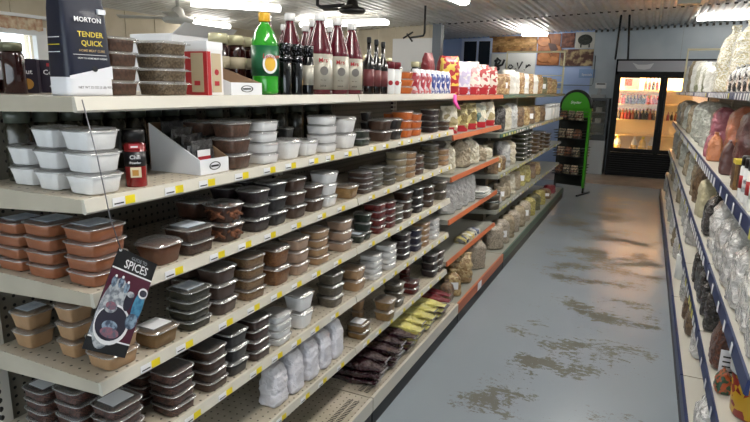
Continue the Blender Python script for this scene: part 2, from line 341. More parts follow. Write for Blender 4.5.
# ------------------------------------------------------------------ spice tubs
def content(key):
    P = {  # col, col2, scale, desc
     'white': ('ecebea', 'dedddd', 20, 'white powder'), 'brick': ('8c5233', '9a5f3e', 25, 'reddish brown spice'), 'brown': ('6b4a38', '533a2a', 60, 'coarse brown spice'), 'grain': ('8a765c', '5f4c36', 90, 'brown grain'),
     'cream': ('e8e4d8', 'dcd6c6', 20, 'cream powder'), 'orange': ('d4702a', 'c4601f', 20, 'bright orange powder'), 'slate': ('565656', '3c3c3e', 40, 'dark grey seeds'), 'darkgreen': ('2c3a2c', '1c261d', 60, 'dark green herbs'),
     'black': ('1d1a1b', '2b2627', 80, 'black seeds'), 'cocoa': ('5b3f30', '4a3226', 40, 'cocoa brown powder'), 'plum': ('352427', '241719', 70, 'dark plum coloured spice'), 'cinnamon': ('7a4a2c', '6a3d22', 15, 'ground cinnamon'),
     'clove': ('3c2418', '5a3a26', 120, 'dark brown cloves'), 'sticks': ('5a3420', '2e170c', 40, 'cinnamon sticks'), 'mustard': ('a8824e', '94703f', 60, 'yellow brown seeds'), 'choc': ('584034', '4a342a', 30, 'chocolate brown powder'),
     'grey': ('756a5a', '5f5548', 60, 'greyish brown spice'), 'olive': ('6e6650', '575040', 70, 'olive brown herbs'), 'pale': ('b8a788', 'a39270', 40, 'pale tan spice'), 'tan': ('b08d68', 'a37f5a', 30, 'tan powder'),
     'ginger': ('96703f', '82602f', 40, 'ginger coloured powder'), 'herb': ('3d3a24', '29281a', 90, 'dark olive dried herbs'), 'seeds': ('a5825a', '6c4a2a', 160, 'brown speckled seeds'), 'goldseed': ('a06a3a', '6b4020', 130, 'golden brown seeds'),
     'pink': ('b09480', 'a5876f', 30, 'pinkish beige powder'), 'red': ('861f1a', '5c1410', 70, 'dark red chilli flakes'), 'pepper': ('241414', '74483a', 130, 'mixed red and black peppercorns'), 'coco': ('4a2a20', '32190f', 60, 'dark reddish spice'), 'blue': ('2a2848', '201e38', 40, 'dark blue seeds')}
    c, c2, s, d = P[key]
    if key not in ('white', 'cream', 'orange', 'tan', 'pink', 'brick'): c, c2 = [''.join('%02x' % int(int(q[i:i+2], 16)*.86) for i in (0, 2, 4)) for q in (c, c2)]
    m = mat('contents_' + key, c, .55, col2=c2, scale=s*(3 if s >= 60 else 1), coat=.6, bump=.15, bscale=70, vor=s >= 60, lo=.2, hi=.8)
    return m, d
MC = {}
def stick_mesh(w, d, h):
    r = random.Random(3); b = MB()
    for k in range(34):
        z = h * (.20 + .62 * r.random()); a = r.uniform(-.5, .5); sx = d*.36; L = d*.40
        y = r.uniform(-.36, .36) * w; side = r.random() < .5
        if side: p, q = (d*.40, y, z - h*.1), (d*.40, y + w*.3*math.copysign(1, -y), z + h*.15)
        else: p, q = (y, -w*.40, z - h*.1), (y + w*.3*math.copysign(1, -y), -w*.40, z + h*.15)
        b.tube([p, q], h * .07, 6, 0)
    return b.mesh('cinnamon_stick', mat('stick_bark', '7d4c2e', .7, col2='5a301a', scale=50))
def tub_meshes(w, d, p, key, bs=1):
    k = (round(w, 3), round(d, 3), round(p, 3), key, bs)
    if k in MC: return MC[k]
    m, _ = content(key); e = .42
    b = MB(); W0, D0 = w, d; w, d = w*bs, d*bs; k0 = min(.86, .74 + .10*max(0, w/p - 1.6)); k1 = (k0 + .93)/2
    def rib(r, a=.012): return [(q[0]*(1 + a*(1 if (j//2) % 2 else -1)), q[1]*(1 + a*(1 if (j//2) % 2 else -1)), q[2]) for j, q in enumerate(r)]
    b.loft([sq(w*(k0-.04), d*(k0-.04), 0, e, 40), rib(sq(w*k0, d*k0, p*.05, e, 40)), rib(sq(w*k1, d*k1, p*.5, e, 40)), rib(sq(w*.93, d*.93, p*.78, e, 40), .006), sq(w*.92, d*.92, p*.80, e, 40), sq(w*.2, d*.2, p*.84, e, 40)], 0)
    tub = b.mesh('tub', m); w, d = W0, D0
    b = MB(); b.loft([sq(w*.94, d*.94, p*.81, e), sq(w*1.0, d*1.0, p*.82, e), sq(w*1.0, d*1.0, p*.87, e), sq(w*.94, d*.94, p*.88, e)], 0, cap0=False, cap1=False, mats=[1, 1, 1])
    b.loft([sq(w*.94, d*.94, p*.88, e), sq(w*.86, d*.86, p*.985, e), sq(w*.80, d*.80, p*.99, e)], 0, cap0=False)
    lid = b.mesh('lid', [lidm, flan])
    MC[k] = (tub, lid); return MC[k]
stickerm = mat('paper_sticker', 'b9c3cf', .5, col2='d8dde2', scale=40)
SHN = {1: 'top shelf', 2: 'second shelf', 3: 'third shelf', 4: 'fourth shelf', 5: 'fifth shelf', 6: 'sixth shelf'}
ORD = ['first', 'second', 'third', 'fourth', 'fifth', 'sixth', 'seventh', 'eighth', 'ninth', 'tenth', 'eleventh', 'twelfth', 'thirteenth', 'fourteenth', 'fifteenth', 'sixteenth', 'seventeenth', 'eighteenth', 'nineteenth', 'twentieth', 'twenty-first', 'twenty-second', 'twenty-third']
LEV = {1: ['lone'], 2: ['lower', 'upper'], 3: ['bottom', 'middle', 'top'], 4: ['bottom', 'second-lowest', 'second-highest', 'top']}
GRP = {k: 'spice tubs on the ' + v for k, v in SHN.items()}
def stack(x, y, w, d, h, n, key, opt, sh, order, z0):
    p = h / n; tub, lid = tub_meshes(w, d, p - .0006, key, .88 if 'f' in opt else 1); desc = content(key)[1]
    for i in range(n):
        lb = f"clear {'clamshell' if 'L' in opt else 'tub'} of {desc}, {LEV[n][i]} of {order} stack along {SHN[sh]}"
        if n == 1: lb = f"lone clear tub of {desc}, {order} along {SHN[sh]}"
        dx, dy = (rnd.uniform(-.002, .002), rnd.uniform(-.002, .002)) if i else (0, 0)
        t = thing('spice_tub', lb, 'food container', (x + dx, y + dy, z0 + i*p), rnd.uniform(-.06, .06), GRP[sh])
        to = place('tub', tub, t); place('lid', lid, t)
        if key == 'sticks': place('cinnamon_sticks', stick_mesh(w, d, p), to)['kind'] = 'stuff'
        if 'L' in opt and i == n - 1 or (key == 'brick' and i == n-1):
            b = MB(); b.box(-d*.30, d*.28, -w*.32, w*.30, p*.995, p*.995 + .001); b.build('sticker', whp if key in ('pepper', 'ginger') else stickerm, t)
TUBS = {
  1: [
    (-1.165, 0.995, 0.100, 0.134, 4, 'brown', 'f'),
    (-1.128, 1.112, 0.118, 0.132, 4, 'grain', 'f'),
    (-1.083, 2.528, 0.037, 0.128, 2, 'cream', ''),
    (-1.086, 2.681, 0.043, 0.11, 3, 'orange', ''),
  ],
  2: [
    (-1.335, 0.885, 0.088, 0.098, 2, 'white', ''),
    (-1.228, 0.875, 0.088, 0.146, 3, 'white', ''),
    (-1.118, 0.88, 0.092, 0.150, 3, 'white', ''),
    (-1.1, 1.354, 0.071, 0.14, 3, 'brown', ''),
    (-1.095, 1.496, 0.061, 0.137, 4, 'white', ''),
    (-1.09, 1.632, 0.051, 0.069, 1, 'white', ''),
    (-1.152, 1.748, 0.051, 0.099, 2, 'slate', 'b'),
    (-1.087, 1.749, 0.044, 0.059, 1, 'white', ''),
    (-1.093, 1.884, 0.055, 0.138, 4, 'white', ''),
    (-1.093, 2.05, 0.056, 0.128, 2, 'white', ''),
    (-1.087, 2.179, 0.044, 0.067, 2, 'darkgreen', ''),
    (-1.146, 2.41, 0.047, 0.135, 3, 'black', 'b'),
    (-1.085, 2.413, 0.04, 0.102, 2, 'cocoa', ''),
    (-1.08, 2.538, 0.031, 0.102, 2, 'black', ''),
    (-1.14, 2.658, 0.044, 0.121, 3, 'orange', 'b'),
    (-1.083, 2.676, 0.035, 0.132, 3, 'orange', ''),
    (-1.082, 2.806, 0.033, 0.117, 3, 'orange', ''),
    (-1.098, 3.075, 0.066, 0.13, 4, 'plum', ''),
    (-1.085, 3.281, 0.04, 0.056, 2, 'cocoa', ''),
  ],
  3: [
    (-1.378, 0.865, 0.102, 0.126, 4, 'brick', 'L'),
    (-1.262, 0.868, 0.108, 0.136, 4, 'brick', 'L'),
    (-1.131, 0.878, 0.112, 0.139, 4, 'brick', 'L'),
    (-1.127, 1.051, 0.082, 0.061, 1, 'cinnamon', ''),
    (-1.151, 1.167, 0.113, 0.075, 2, 'clove', 'L'),
    (-1.123, 1.308, 0.09, 0.117, 2, 'sticks', ''),
    (-1.102, 1.446, 0.054, 0.137, 3, 'plum', ''),
    (-1.087, 1.545, 0.043, 0.153, 3, 'black', ''),
    (-1.087, 1.665, 0.045, 0.144, 3, 'cocoa', ''),
    (-1.088, 1.791, 0.046, 0.1, 2, 'cocoa', ''),
    (-1.112, 1.894, 0.068, 0.136, 3, 'white', ''),
    (-1.099, 2.079, 0.068, 0.057, 1, 'mustard', ''),
    (-1.123, 2.213, 0.081, 0.096, 4, 'choc', ''),
    (-1.083, 2.326, 0.036, 0.104, 4, 'grey', ''),
    (-1.086, 2.475, 0.042, 0.089, 3, 'olive', ''),
    (-1.082, 2.612, 0.035, 0.155, 4, 'pale', ''),
    (-1.079, 2.741, 0.029, 0.132, 4, 'tan', ''),
    (-1.078, 2.863, 0.026, 0.104, 3, 'brown', ''),
    (-1.097, 3.104, 0.063, 0.141, 4, 'olive', ''),
    (-1.082, 3.31, 0.035, 0.099, 3, 'tan', ''),
  ],
  4: [
    (-1.385, 0.87, 0.085, 0.101, 2, 'tan', 'L'),
    (-1.24, 0.885, 0.078, 0.141, 3, 'tan', ''),
    (-1.12, 0.89, 0.078, 0.084, 2, 'tan', ''),
    (-1.102, 1.021, 0.068, 0.051, 1, 'ginger', 'L'),
    (-1.131, 1.148, 0.097, 0.117, 4, 'herb', 'L'),
    (-1.089, 1.268, 0.047, 0.156, 3, 'choc', ''),
    (-1.094, 1.406, 0.058, 0.145, 4, 'seeds', ''),
    (-1.095, 1.557, 0.06, 0.136, 2, 'goldseed', ''),
    (-1.087, 1.683, 0.044, 0.14, 3, 'pink', ''),
    (-1.09, 1.827, 0.05, 0.136, 4, 'tan', ''),
    (-1.103, 2.027, 0.067, 0.135, 3, 'pink', ''),
    (-1.095, 2.228, 0.059, 0.121, 3, 'darkgreen', ''),
    (-1.091, 2.163, 0.052, 0.038, 1, 'darkgreen', 'L'),
    (-1.085, 2.368, 0.04, 0.144, 4, 'red', ''),
    (-1.08, 2.492, 0.031, 0.132, 4, 'red', ''),
    (-1.076, 2.589, 0.021, 0.093, 3, 'grey', ''),
    (-1.081, 2.715, 0.032, 0.153, 3, 'clove', ''),
    (-1.084, 2.876, 0.039, 0.142, 3, 'black', ''),
    (-1.086, 3.057, 0.041, 0.126, 3, 'clove', ''),
    (-1.094, 3.308, 0.059, 0.119, 2, 'grey', ''),
  ],
  5: [
    (-1.35, 0.87, 0.1, 0.118, 4, 'pepper', 'L'),
    (-1.236, 0.875, 0.1, 0.145, 4, 'pepper', ''),
    (-1.122, 0.89, 0.1, 0.12, 4, 'pepper', 'L'),
    (-1.106, 1.067, 0.083, 0.131, 4, 'pepper', ''),
    (-1.09, 1.209, 0.049, 0.135, 4, 'clove', ''),
    (-1.087, 1.311, 0.034, 0.147, 3, 'black', ''),
    (-1.091, 1.429, 0.051, 0.151, 4, 'coco', ''),
    (-1.09, 1.557, 0.049, 0.11, 4, 'white', ''),
    (-1.094, 1.709, 0.059, 0.14, 2, 'white', ''),
    (-1.1, 1.951, 0.069, 0.154, 3, 'grey', ''),
    (-1.098, 2.162, 0.066, 0.109, 2, 'tan', ''),
    (-1.089, 2.343, 0.048, 0.121, 4, 'white', ''),
    (-1.089, 2.512, 0.047, 0.129, 4, 'white', ''),
    (-1.088, 2.7, 0.045, 0.144, 4, 'plum', ''),
    (-1.091, 2.878, 0.027, 0.13, 3, 'blue', ''),
    (-1.085, 3.004, 0.036, 0.138, 4, 'tan', ''),
    (-1.084, 3.176, 0.038, 0.126, 4, 'white', ''),
  ],
  6: [
    (-1.108, 2.205, 0.086, 0.074, 2, 'ginger', 'L'),
    (-1.126, 2.369, 0.061, 0.116, 2, 'tan', 'b'),
    (-1.083, 2.447, 0.036, 0.11, 2, 'mustard', ''),
    (-1.1, 2.639, 0.07, 0.131, 3, 'grey', ''),
    (-1.092, 2.861, 0.055, 0.072, 2, 'red', ''),
    (-1.097, 2.981, 0.064, 0.133, 4, 'red', 'b'),
    (-1.084, 3.188, 0.038, 0.146, 3, 'plum', ''),
    (-1.088, 3.402, 0.046, 0.139, 3, 'cocoa', ''),
  ],
}
def widen(rows):
    fr = sorted([r for r in rows if 'b' not in r[6] and 'f' not in r[6]], key=lambda r: r[1])
    for i, r in enumerate(fr):
        gaps = [abs(r[1] - q[1]) for q in fr if q is not r and abs(r[0] - q[0]) < .1 + .0]
        if gaps: r[2] = max(r[2], min(.1, min(gaps) - .006))
    for i, r in enumerate(fr):
        for q in fr[i+1:]:
            if abs(r[0] - q[0]) < max(r[2], q[2]) and abs(r[1] - q[1]) < (r[2] + q[2]) / 2 + .003:
                ex = (r[2] + q[2]) / 2 + .003 - abs(r[1] - q[1])
                big = r if r[2] > q[2] else q; big[2] -= 2 * ex if big[2] > .05 else ex
BACK = []
for sh, rows in TUBS.items():
    rows = [list(r) for r in rows]
    for r in rows: r[3] = min(r[3], .147)
    if sh > 1: widen(rows)
    for r in rows: r[1] = min(r[1], 3.348 - r[2]/2)
    rows.sort(key=lambda r: r[1])
    for i, (x, y, w, h, n, key, opt) in enumerate(rows):
        d = max(w, .085) if x > -1.2 and 'b' not in opt and not (w > .1) and i > 2 else w
        if i > 2 and 'b' not in opt: x = -1.062 - d/2 - .003
        if 'b' in opt: x = -1.062 - .09 - .012 - w/2
        stack(x, y, w, d, h, n, key, opt, sh, ORD[i], WD[sh-1] + .0016)
        if sh > 1 and 'b' not in opt and x > -1.2 and n > 1 and not (sh == 2 and y < 1.35) and not any('b' in r[6] and abs(r[1] - y) < .13 for r in rows) and not any(r[0] != x and abs(r[0] - (-1.062 - d - .016 - w/2)) < (r[2] + w)/2 + .004 and abs(r[1] - y) < (r[2] + w)/2 + .004 for r in rows) and not any(r[0] == x and r[1] == y and r[2] > d + .001 for r in rows): BACK.append((-1.062 - d - .016 - w/2, y, w, w, h, n, key, sh, ORD[i]))
BACK.sort(key=lambda r: r[1])
sm = MB(); smm = []
N_LEFT = 300 - sum(1 for o in C.objects if o.get('category') == 'food container')
for x, y, w, d, h, n, key, sh, od in BACK:
    p = h / n; m, desc = content(key); z0 = WD[sh-1] + .001
    if N_LEFT >= n:
        tub, lid = tub_meshes(w, d, p - .0006, key); N_LEFT -= n
        for i in range(n):
            t = thing('spice_tub', f"{desc} tub, {LEV[n][i]} in back row behind {od} stack of {SHN[sh]}", 'food container', (x, y, z0 + i*p), 0, GRP[sh]); place('tub', tub, t); place('lid', lid, t)
    else:
        if m not in smm: smm.append(m)
        k = smm.index(m) + 1
        for i in range(n):
            z = z0 + i*p; sm.loft([sq(w*.76, d*.76, z, .42), sq(w*.93, d*.93, z + p*.8, .42), sq(w*.2, d*.2, z + p*.84, .42)], k)
            sm.loft([sq(w*.94, d*.94, z + p*.81, .42), sq(w, d, z + p*.83, .42), sq(w, d, z + p*.88, .42), sq(w*.86, d*.86, z + p*.98, .42)], 0, cap0=False)
o = sm.build('spice_tubs', [lidm] + smm); o['kind'] = 'stuff'; tag(o, 'remaining clear spice tubs filling the back rows of the cream shelves', 'food container')
# ------------------------------------------------------------------ bottles, jars, cartons, bags
def bottle(name, label, cat, x, y, z, h, r, body, cap, prof='juice', lab=None, group=None, txt=None, n=20, labz=(.2, .6), ang=None, tcol=None, tsize=None):
    t = thing(name, label, cat, (x, y, z + .0008), 0, group)
    PR = {'juice': [(.94, 0), (1, .015), (1, .52), (.97, .56), (.40, .86), (.37, .90), (.37, .93)], 'slim': [(.95, 0), (1, .02), (1, .55), (.42, .70), (.36, .72), (.36, .92)], 'soda': [(.8, 0), (.98, .03), (1, .06), (.95, .08), (1, .10), (.95, .12), (1, .15), (.96, .17), (1, .20), (1, .62), (.96, .66), (.75, .76), (.38, .86), (.32, .88), (.32, .91)],
          'jar': [(.95, 0), (1, .02), (1, .74), (.82, .82), (.78, .83)], 'shaker': [(.97, 0), (1, .02), (1, .74), (.9, .76), (.9, .78)], 'jug': [(.9, 0), (1, .03), (1, .55), (.8, .7), (.35, .85), (.33, .9)]}[prof]
    top = PR[-1][1]
    bb = MB().lathe([(a*r, b*h) for a, b in PR], n).build('body', body, t)
    cr = {'juice': .42, 'slim': .42, 'soda': .42, 'jar': .92, 'shaker': 1.0, 'jug': .4}[prof] * r
    MB().lathe([(cr*.96, top*h - (.0 if prof in ('jar', 'shaker') else .02*h)), (cr, top*h), (cr, h*.985), (cr*.9, h)], n).build('cap', cap, t)
    if lab:
        MB().lathe([(r*1.006, labz[0]*h), (r*1.006, labz[1]*h)], n).build('label_wrap', lab, t)
    if txt:
        a = ang if ang is not None else math.atan2(-y, -x); N = Vector((math.cos(a), math.sin(a), 0))
        for s_, zz, sz, cm_ in txt:
            lettering(t, s_, sz, N * r * 1.0 + Vector((0, 0, zz*h)), (-N.y, N.x, 0), (0, 0, 1), cm_, off=r*.06 + .0012)
    return t
def carton(name, label, cat, x, y, z, d, w, h, m, rz=0, group=None, face=None, txt=None, top=None):
    """box with slightly bevelled edges, a printed face panel, a lid seam"""
    t = thing(name, label, cat, (x, y, z + .0008), rz, group); e = .25
    b = MB(); c = .0015
    ring = lambda zz, k: [(d/2*sx - k*sx + (c*sx if False else 0), w/2*sy - k*sy, zz) for sx, sy in ((1, 1), (-1, 1), (-1, -1), (1, -1))]
    b.loft([ring(0, c), ring(c, 0), ring(h - c, 0), ring(h, c)], 0, sm=False).build('carton', m, t)
    s = 1 if x < 0 else -1
    if face:
        b = MB(); b.box(s*d/2, s*(d/2 + .0006), -w*.4, w*.4, h*.12, h*.85).build('printed_panel', face, t)
        MB().box(-d*.36, d*.36, -w/2 - .0006, -w/2, h*.12, h*.85).build('printed_panel', face, t)
    if top: MB().box(-d/2 - .0008, d/2 + .0008, -w/2 - .0008, w/2 + .0008, h*.86, h + .0006).build('lid', top, t)
    if txt:
        for s_, zz, sz, cm_ in txt: lettering(t, s_, sz, (s*d/2, 0, h*zz), (0, s, 0), (0, 0, 1), cm_, off=.0012)
    return t
CRK = .075
def bagmesh(w, d, h, kind, seed, mats):
    """filled plastic bag: bulging belly, wrinkles, sealed or gathered top"""
    P = {'seal': [(.0, .80, .62), (.02, .93, .86), (.10, 1, 1), (.35, 1, 1.0), (.6, .97, .9), (.8, .93, .65), (.92, .92, .25), (1, .95, .10)],
         'tie': [(.0, .78, .78), (.03, .94, .94), (.12, 1, 1), (.5, 1.0, 1), (.7, .90, .88), (.82, .66, .62), (.89, .34, .34), (.92, .22, .24), (.95, .36, .3), (1, .5, .34)],
         'round': [(.0, .84, .76), (.03, .97, .95), (.12, 1, 1), (.6, .99, 1), (.82, .94, .92), (.92, .82, .74), (.97, .66, .46), (1, .5, .22)],
         'gusset': [(.0, .96, .92), (.02, 1, 1), (.3, 1.0, 1.0), (.7, .98, .96), (.84, .95, .8), (.93, .93, .5), (1, .85, .34)],
         'sack': [(.0, .88, .82), (.03, .97, .95), (.1, 1, 1), (.6, 1, .98), (.82, .97, .85), (.93, .9, .62), (.97, .8, .5), (1, .7, .4)],
         'flat': [(.0, .62, .2), (.05, .5, .22), (.12, .62, .5), (.3, 1, 1), (.5, .98, .92), (.8, 1, .9), (.95, .92, .5), (1, .6, .15)]}[kind]
    import bisect
    rings = []; n = 44; NZ = 32
    for k in range(NZ + 1):
        t = (k / NZ) ** 1.0; i = max(1, bisect.bisect_left([p[0] for p in P], t)); a, c = P[i-1], P[i]; f = (t - a[0]) / (c[0] - a[0])
        wt = a[1] + (c[1]-a[1])*f; dt = a[2] + (c[2]-a[2])*f
        r = []
        for (px, py, pz) in sq(w*wt*.95, d*dt*.95, t*h, .5, n):
            nn = noise.noise(Vector((px*22/ (w*8) + seed*7.1, py/(w)*3.0, t*6 + seed))) + .5*noise.noise(Vector((px/w*9, py/w*9 + seed, t*15)))
            rg = 1 - abs(noise.noise(Vector((px/w*5 + seed*3, py/w*5, t*7 + seed)))) * 2
            s_ = 1 + (.10 * nn + CRK * rg) * (1 if 0 < k else .3)
            r.append((max(-d*.5, min(d*.5, px*s_)), max(-w*.5, min(w*.5, py*s_)), pz if k < NZ else pz + .02*h*noise.noise(Vector((px*30, py*30, seed)))))
        rings.append(r)
    b = MB(); nb = len(mats)
    mi = [0] * NZ
    if nb > 1: mi = [1 if k >= NZ * .82 else 0 for k in range(NZ)]
    b.loft(rings, 0, mats=mi)
    return b
BM = {}
def bag(name, label, cat, x, y, z, w, d, h, kind, m, rz=0, seed=None, group=None, lab=None, topm=None, tie=None, lean=0, band=None):
    ex = abs(d/2*math.cos(rz)) + abs(w/2*math.sin(rz))
    if z == .14: h = min(h, .205 if x > 0 else .215)
    if cat == 'bag' and -1.45 < x < -.9: x = min(x, (-1.069 if z > .2 else -.985) - ex)
    if cat == 'bag' and .3 < x < .7: x = max(x, (.345 if z > .2 else .302) + ex)
    t = thing(name, label, cat, (x, y, z + .001), rz, group)
    seed = rnd.random()*9 if seed is None else seed
    bo = bagmesh(w, d, h, kind, seed, [m, topm] if topm else [m]).build('bag', [m, topm] if topm else [m], t)
    s = 1 if x < 0 else -1
    if lab: MB().box(s*d*.502, s*(d*.502 + .0012), -w*.24, w*.24, h*.30, h*.58).build('label_patch', lab, t)
    if band: # coloured printed foot that wraps the bag
        MB().loft([sq(w*1.01, d*1.01, .002, .62, 24), sq(w*1.03, d*1.03, h*.1, .62, 24), sq(w*1.03, d*1.03, h*.24, .62, 24)], 0, cap0=False, cap1=False).build('printed_band', band, t)
    if tie: MB().lathe([(w*.10, h*.82), (w*.11, h*.84), (w*.10, h*.86)], 10).build('tie', tie, t)
    if lean: t.rotation_euler.y = lean
    return t
def film(name, c1, c2, scale=60, vor=False, rough=.3, bump=.5, bs=45, coat=.8, lo=.25, hi=.75): return mat(name, c1, rough, col2=c2, scale=scale, vor=vor, bump=bump, bscale=bs, coat=coat, lo=lo, hi=hi)
Z1 = WD[0]
redtx = mat('red_ink', 'a8202c', .5); yeltx = mat('gold_ink', 'd8c040', .5); tantx = mat('tan_ink', 'b89a68', .5)
# big navy curing-salt bag on the near corner of the top shelf
navy = mat('navy_bag_film', '0a1028', .42, bump=.12, bscale=14, coat=.12); bagw = mat('white_bag_print', 'dfe0e6', .4)
t = thing('salt_bag', 'tall navy and white bag of curing salt at the near end of the top shelf', 'bag', (-1.135, .882, Z1 + .001), -.10)
H = .30; w_, d_ = .106, .078; b = MB()
prof = [(0, 1, 1), (.03, 1.0, 1.0), (.13, 1.0, 1.0), (.215, 1.0, 1.0), (.6, .95, .86), (.8, .88, .55), (.93, .82, .2), (1, .82, .10)]
b.loft([sq(w_*a, d_*c, t_*H, .28, 32) for t_, a, c in prof], 0, mats=[1, 1, 0, 0, 0, 0, 0]).build('bag', [navy, bagw], t)
def onbag(s_, zz, yy, sz, m, sx=1): 
    k = 1.0 if zz < .34 else 1 - .14*(zz-.34)/.26 if zz < .6 else .86 - .31*(zz-.6)/.2 if zz < .8 else .55 - .35*(zz-.8)/.13
    k2 = (-.14/.26 if zz < .6 else -.31/.2) * d_/2 / H if zz > .34 else 0
    lettering(t, s_, sz, (d_/2*k + .0015, yy, zz*H), (0, 1, 0), (k2, 0, 1), m, off=.0035, sx=sx)
onbag('MORTON', .525, .0, .0140, whp, 1.0); onbag('TENDER', .425, .002, .0155, yeltx, 1.0); onbag('QUICK', .365, .003, .0155, yeltx, 1.0)
onbag('HOME MEAT CURE', .315, .002, .0070, tantx); onbag('HOW TO HOME MEAT CURING', .262, .002, .0047, whp); onbag('NET WT 32 OZ (2 LB) 907g', .06, .004, .0068, blkp)
MB().box(d_*.49, d_*.502, -.038, .038, H*.286, H*.289).build('print_rule', whp, t)
MB().box(d_*.38, d_*.49, .026, .044, H*.575, H*.61).build('corner_sticker', bagw, t)
b = MB(); b.loft([[(d_*.496, -w_*.47, H*.12), (d_*.496, w_*.47, H*.12), (d_*.496, w_*.47, H*.215), (d_*.496, -w_*.47, H*.14)], [(d_*.503, -w_*.47, H*.12), (d_*.503, w_*.47, H*.12), (d_*.503, w_*.47, H*.215), (d_*.503, -w_*.47, H*.14)]], 0, sm=False).build('white_swoosh', bagw, t)
for k in range(3): MB().box(-d_*.33, d_*.2, -w_/2*.985 - .001, -w_/2*.94, H*(.30 + .05*k), H*(.305 + .05*k)).build('side_rule', yelp if k == 1 else whp, t)
MB().lathe([(.006, 0), (.006, .001)], 20).build('seal_badge', blkp, t, (d_/2 + .0006, .008, H*.19)).rotation_euler = (0, PI/2, 0)
# dark jars and dark boxes behind it
jarb = mat('dark_jelly', '2a0f0d', .12, coat=.6); jlid = mat('olive_lid', '6d6c56', .3, metal=.5); clid = mat('cream_lid', 'c9c3a0', .35, metal=.3)
bottle('jar', 'dark jar at the very near end behind the navy salt bag', 'jar', -1.40, .855, Z1, .125, .026, jarb, jlid, 'jar', whp, labz=(.25, .6))
bottle('jar', 'shorter dark jar beside the black coconut box', 'jar', -1.335, .862, Z1, .115, .024, jarb, jlid, 'jar')
cocb = mat('dark_violet_box', '201628', .5); orgp = mat('orange_print', 'b8863a', .5)
for i, (y, s_) in enumerate(((.905, 'oconut'), (.985, 'Coco'))):
    t = carton('carton', ['near black and violet coconut box with gold picture', 'black cocoa box with gold picture behind the salt bag'][i], 'box', -1.40, y + .02, Z1, .04, .07, .082, cocb, rz=-.75, txt=[(s_, .62, .017, whp), ('4 lb', .2, .01, whp)], group='dark boxes on top shelf')
    MB().lathe([(.013, 0), (.013, .001)], 20).build('picture', orgp, t, (.0202, .012, .022)).rotation_euler = (0, PI/2, 0)
    MB().box(.0202, .021, -.01, .01, .066, .074).build('red_badge', redtx, t)
# tin with red top panel and white lid
tin = mat('red_green_tin', 'b02a2e', .35, coat=.4); tanl = mat('tan_label', 'b9a88a', .5)
t = carton('tin', 'red tin with tan label and white lid beside the white tray', 'tin', -1.125, 1.262, Z1, .078, .062, .142, mat('tin_white', 'e4e2e2', .3), top=whp)
MB().box(-.0385, .0385, -.0325, -.0312, .0, .116).build('printed_face', tin, t); MB().box(.0392, .0398, -.031, -.018, .0, .116).build('printed_face', tin, t)
MB().box(.0399, .0406, -.016, .022, .008, .112).build('tan_label', tanl, t); MB().box(-.016, .026, -.0337, -.0328, .008, .112).build('tan_label', tanl, t)
MB().lathe([(.008, 0), (.008, .0012)], 18).build('red_emblem', redtx, t, (.0406, .003, .062)).rotation_euler = (0, PI/2, 0); MB().box(.0406, .0414, -.006, .012, .026, .038).build('red_emblem', redtx, t)
MB().box(-.006, .014, -.0345, -.0338, .026, .038).build('red_emblem', redtx, t)
# display trays: high back, low printed front, sloping sides
def tray(label, x0, x1, y0, y1, z, hb, hf, n, pm):
    t = thing('display_tray', label, 'tray', ((x0+x1)/2, (y0+y1)/2, z + .0008)); d = x1 - x0; w = y1 - y0; e = .003; b = MB()
    b.box(-d/2, d/2, -w/2, w/2, 0, e, 0); b.box(d/2 - e, d/2, -w/2, w/2, e, hf, 0); b.box(-d/2, -d/2 + e, -w/2, w/2, e, hb, 1)
    for s_, m_ in ((-1, 0), (1, 1)):
        y = s_*w/2; yy = y - s_*e; xs = [(-d/2 + e, e), (d/2 - e, e), (d/2 - e, hf), (-d/2 + e, hb)]
        b.loft([[(q, y, zz) for q, zz in xs], [(q, yy, zz) for q, zz in xs]], m_, sm=False)
    b.build('tray', [wcard, card], t)
    b = MB(); r = []
    for R_ in (1, .8): r.append([(d/2 + .0005, math.cos(a*PI/12)*w*.2*R_, hf*.5 + math.sin(a*PI/12)*hf*.28*R_ - (0)) for a in range(24)])
    b.loft(r, 0, cap0=False, cap1=False, sm=False).build('oval_mark', blkp, t); MB().box(d/2 + .0004, d/2 + .0009, -w*.13, w*.13, hf*.44, hf*.56).build('oval_bar', blkp, t)
    return t
tray('white display tray with oval mark beside the green soda bottle, top shelf', -1.30, -1.085, 1.325, 1.47, Z1, .10, .036, 0, None)
tray('white display tray holding dark spice packets, second shelf', -1.27, -1.085, 1.185, 1.302, WD[1], .135, .042, 0, None)
pk = film('dark_packet', '3a3838', '1e1c1e', 40)
for i in range(4):
    t = bag('spice_packet', ['dark clear packet at the back of the second shelf tray', 'dark packet third in the second shelf tray', 'dark packet with white and red label leaning in the tray', 'frontmost dark packet in the second shelf tray'][i], 'packet', -1.235 + i*.036, 1.242, WD[1] + .004, .09, .016, .135 - i*.016, 'seal', pk, seed=i*1.3, group='spice packets in the tray')
    if i > 1: MB().box(.009, .0105, -.03, .02, .02, .09 - i*.01).build('label_patch', whp, t); MB().box(.0105, .0115, -.03, .02, .02, .042).build('label_patch', redtx, t)
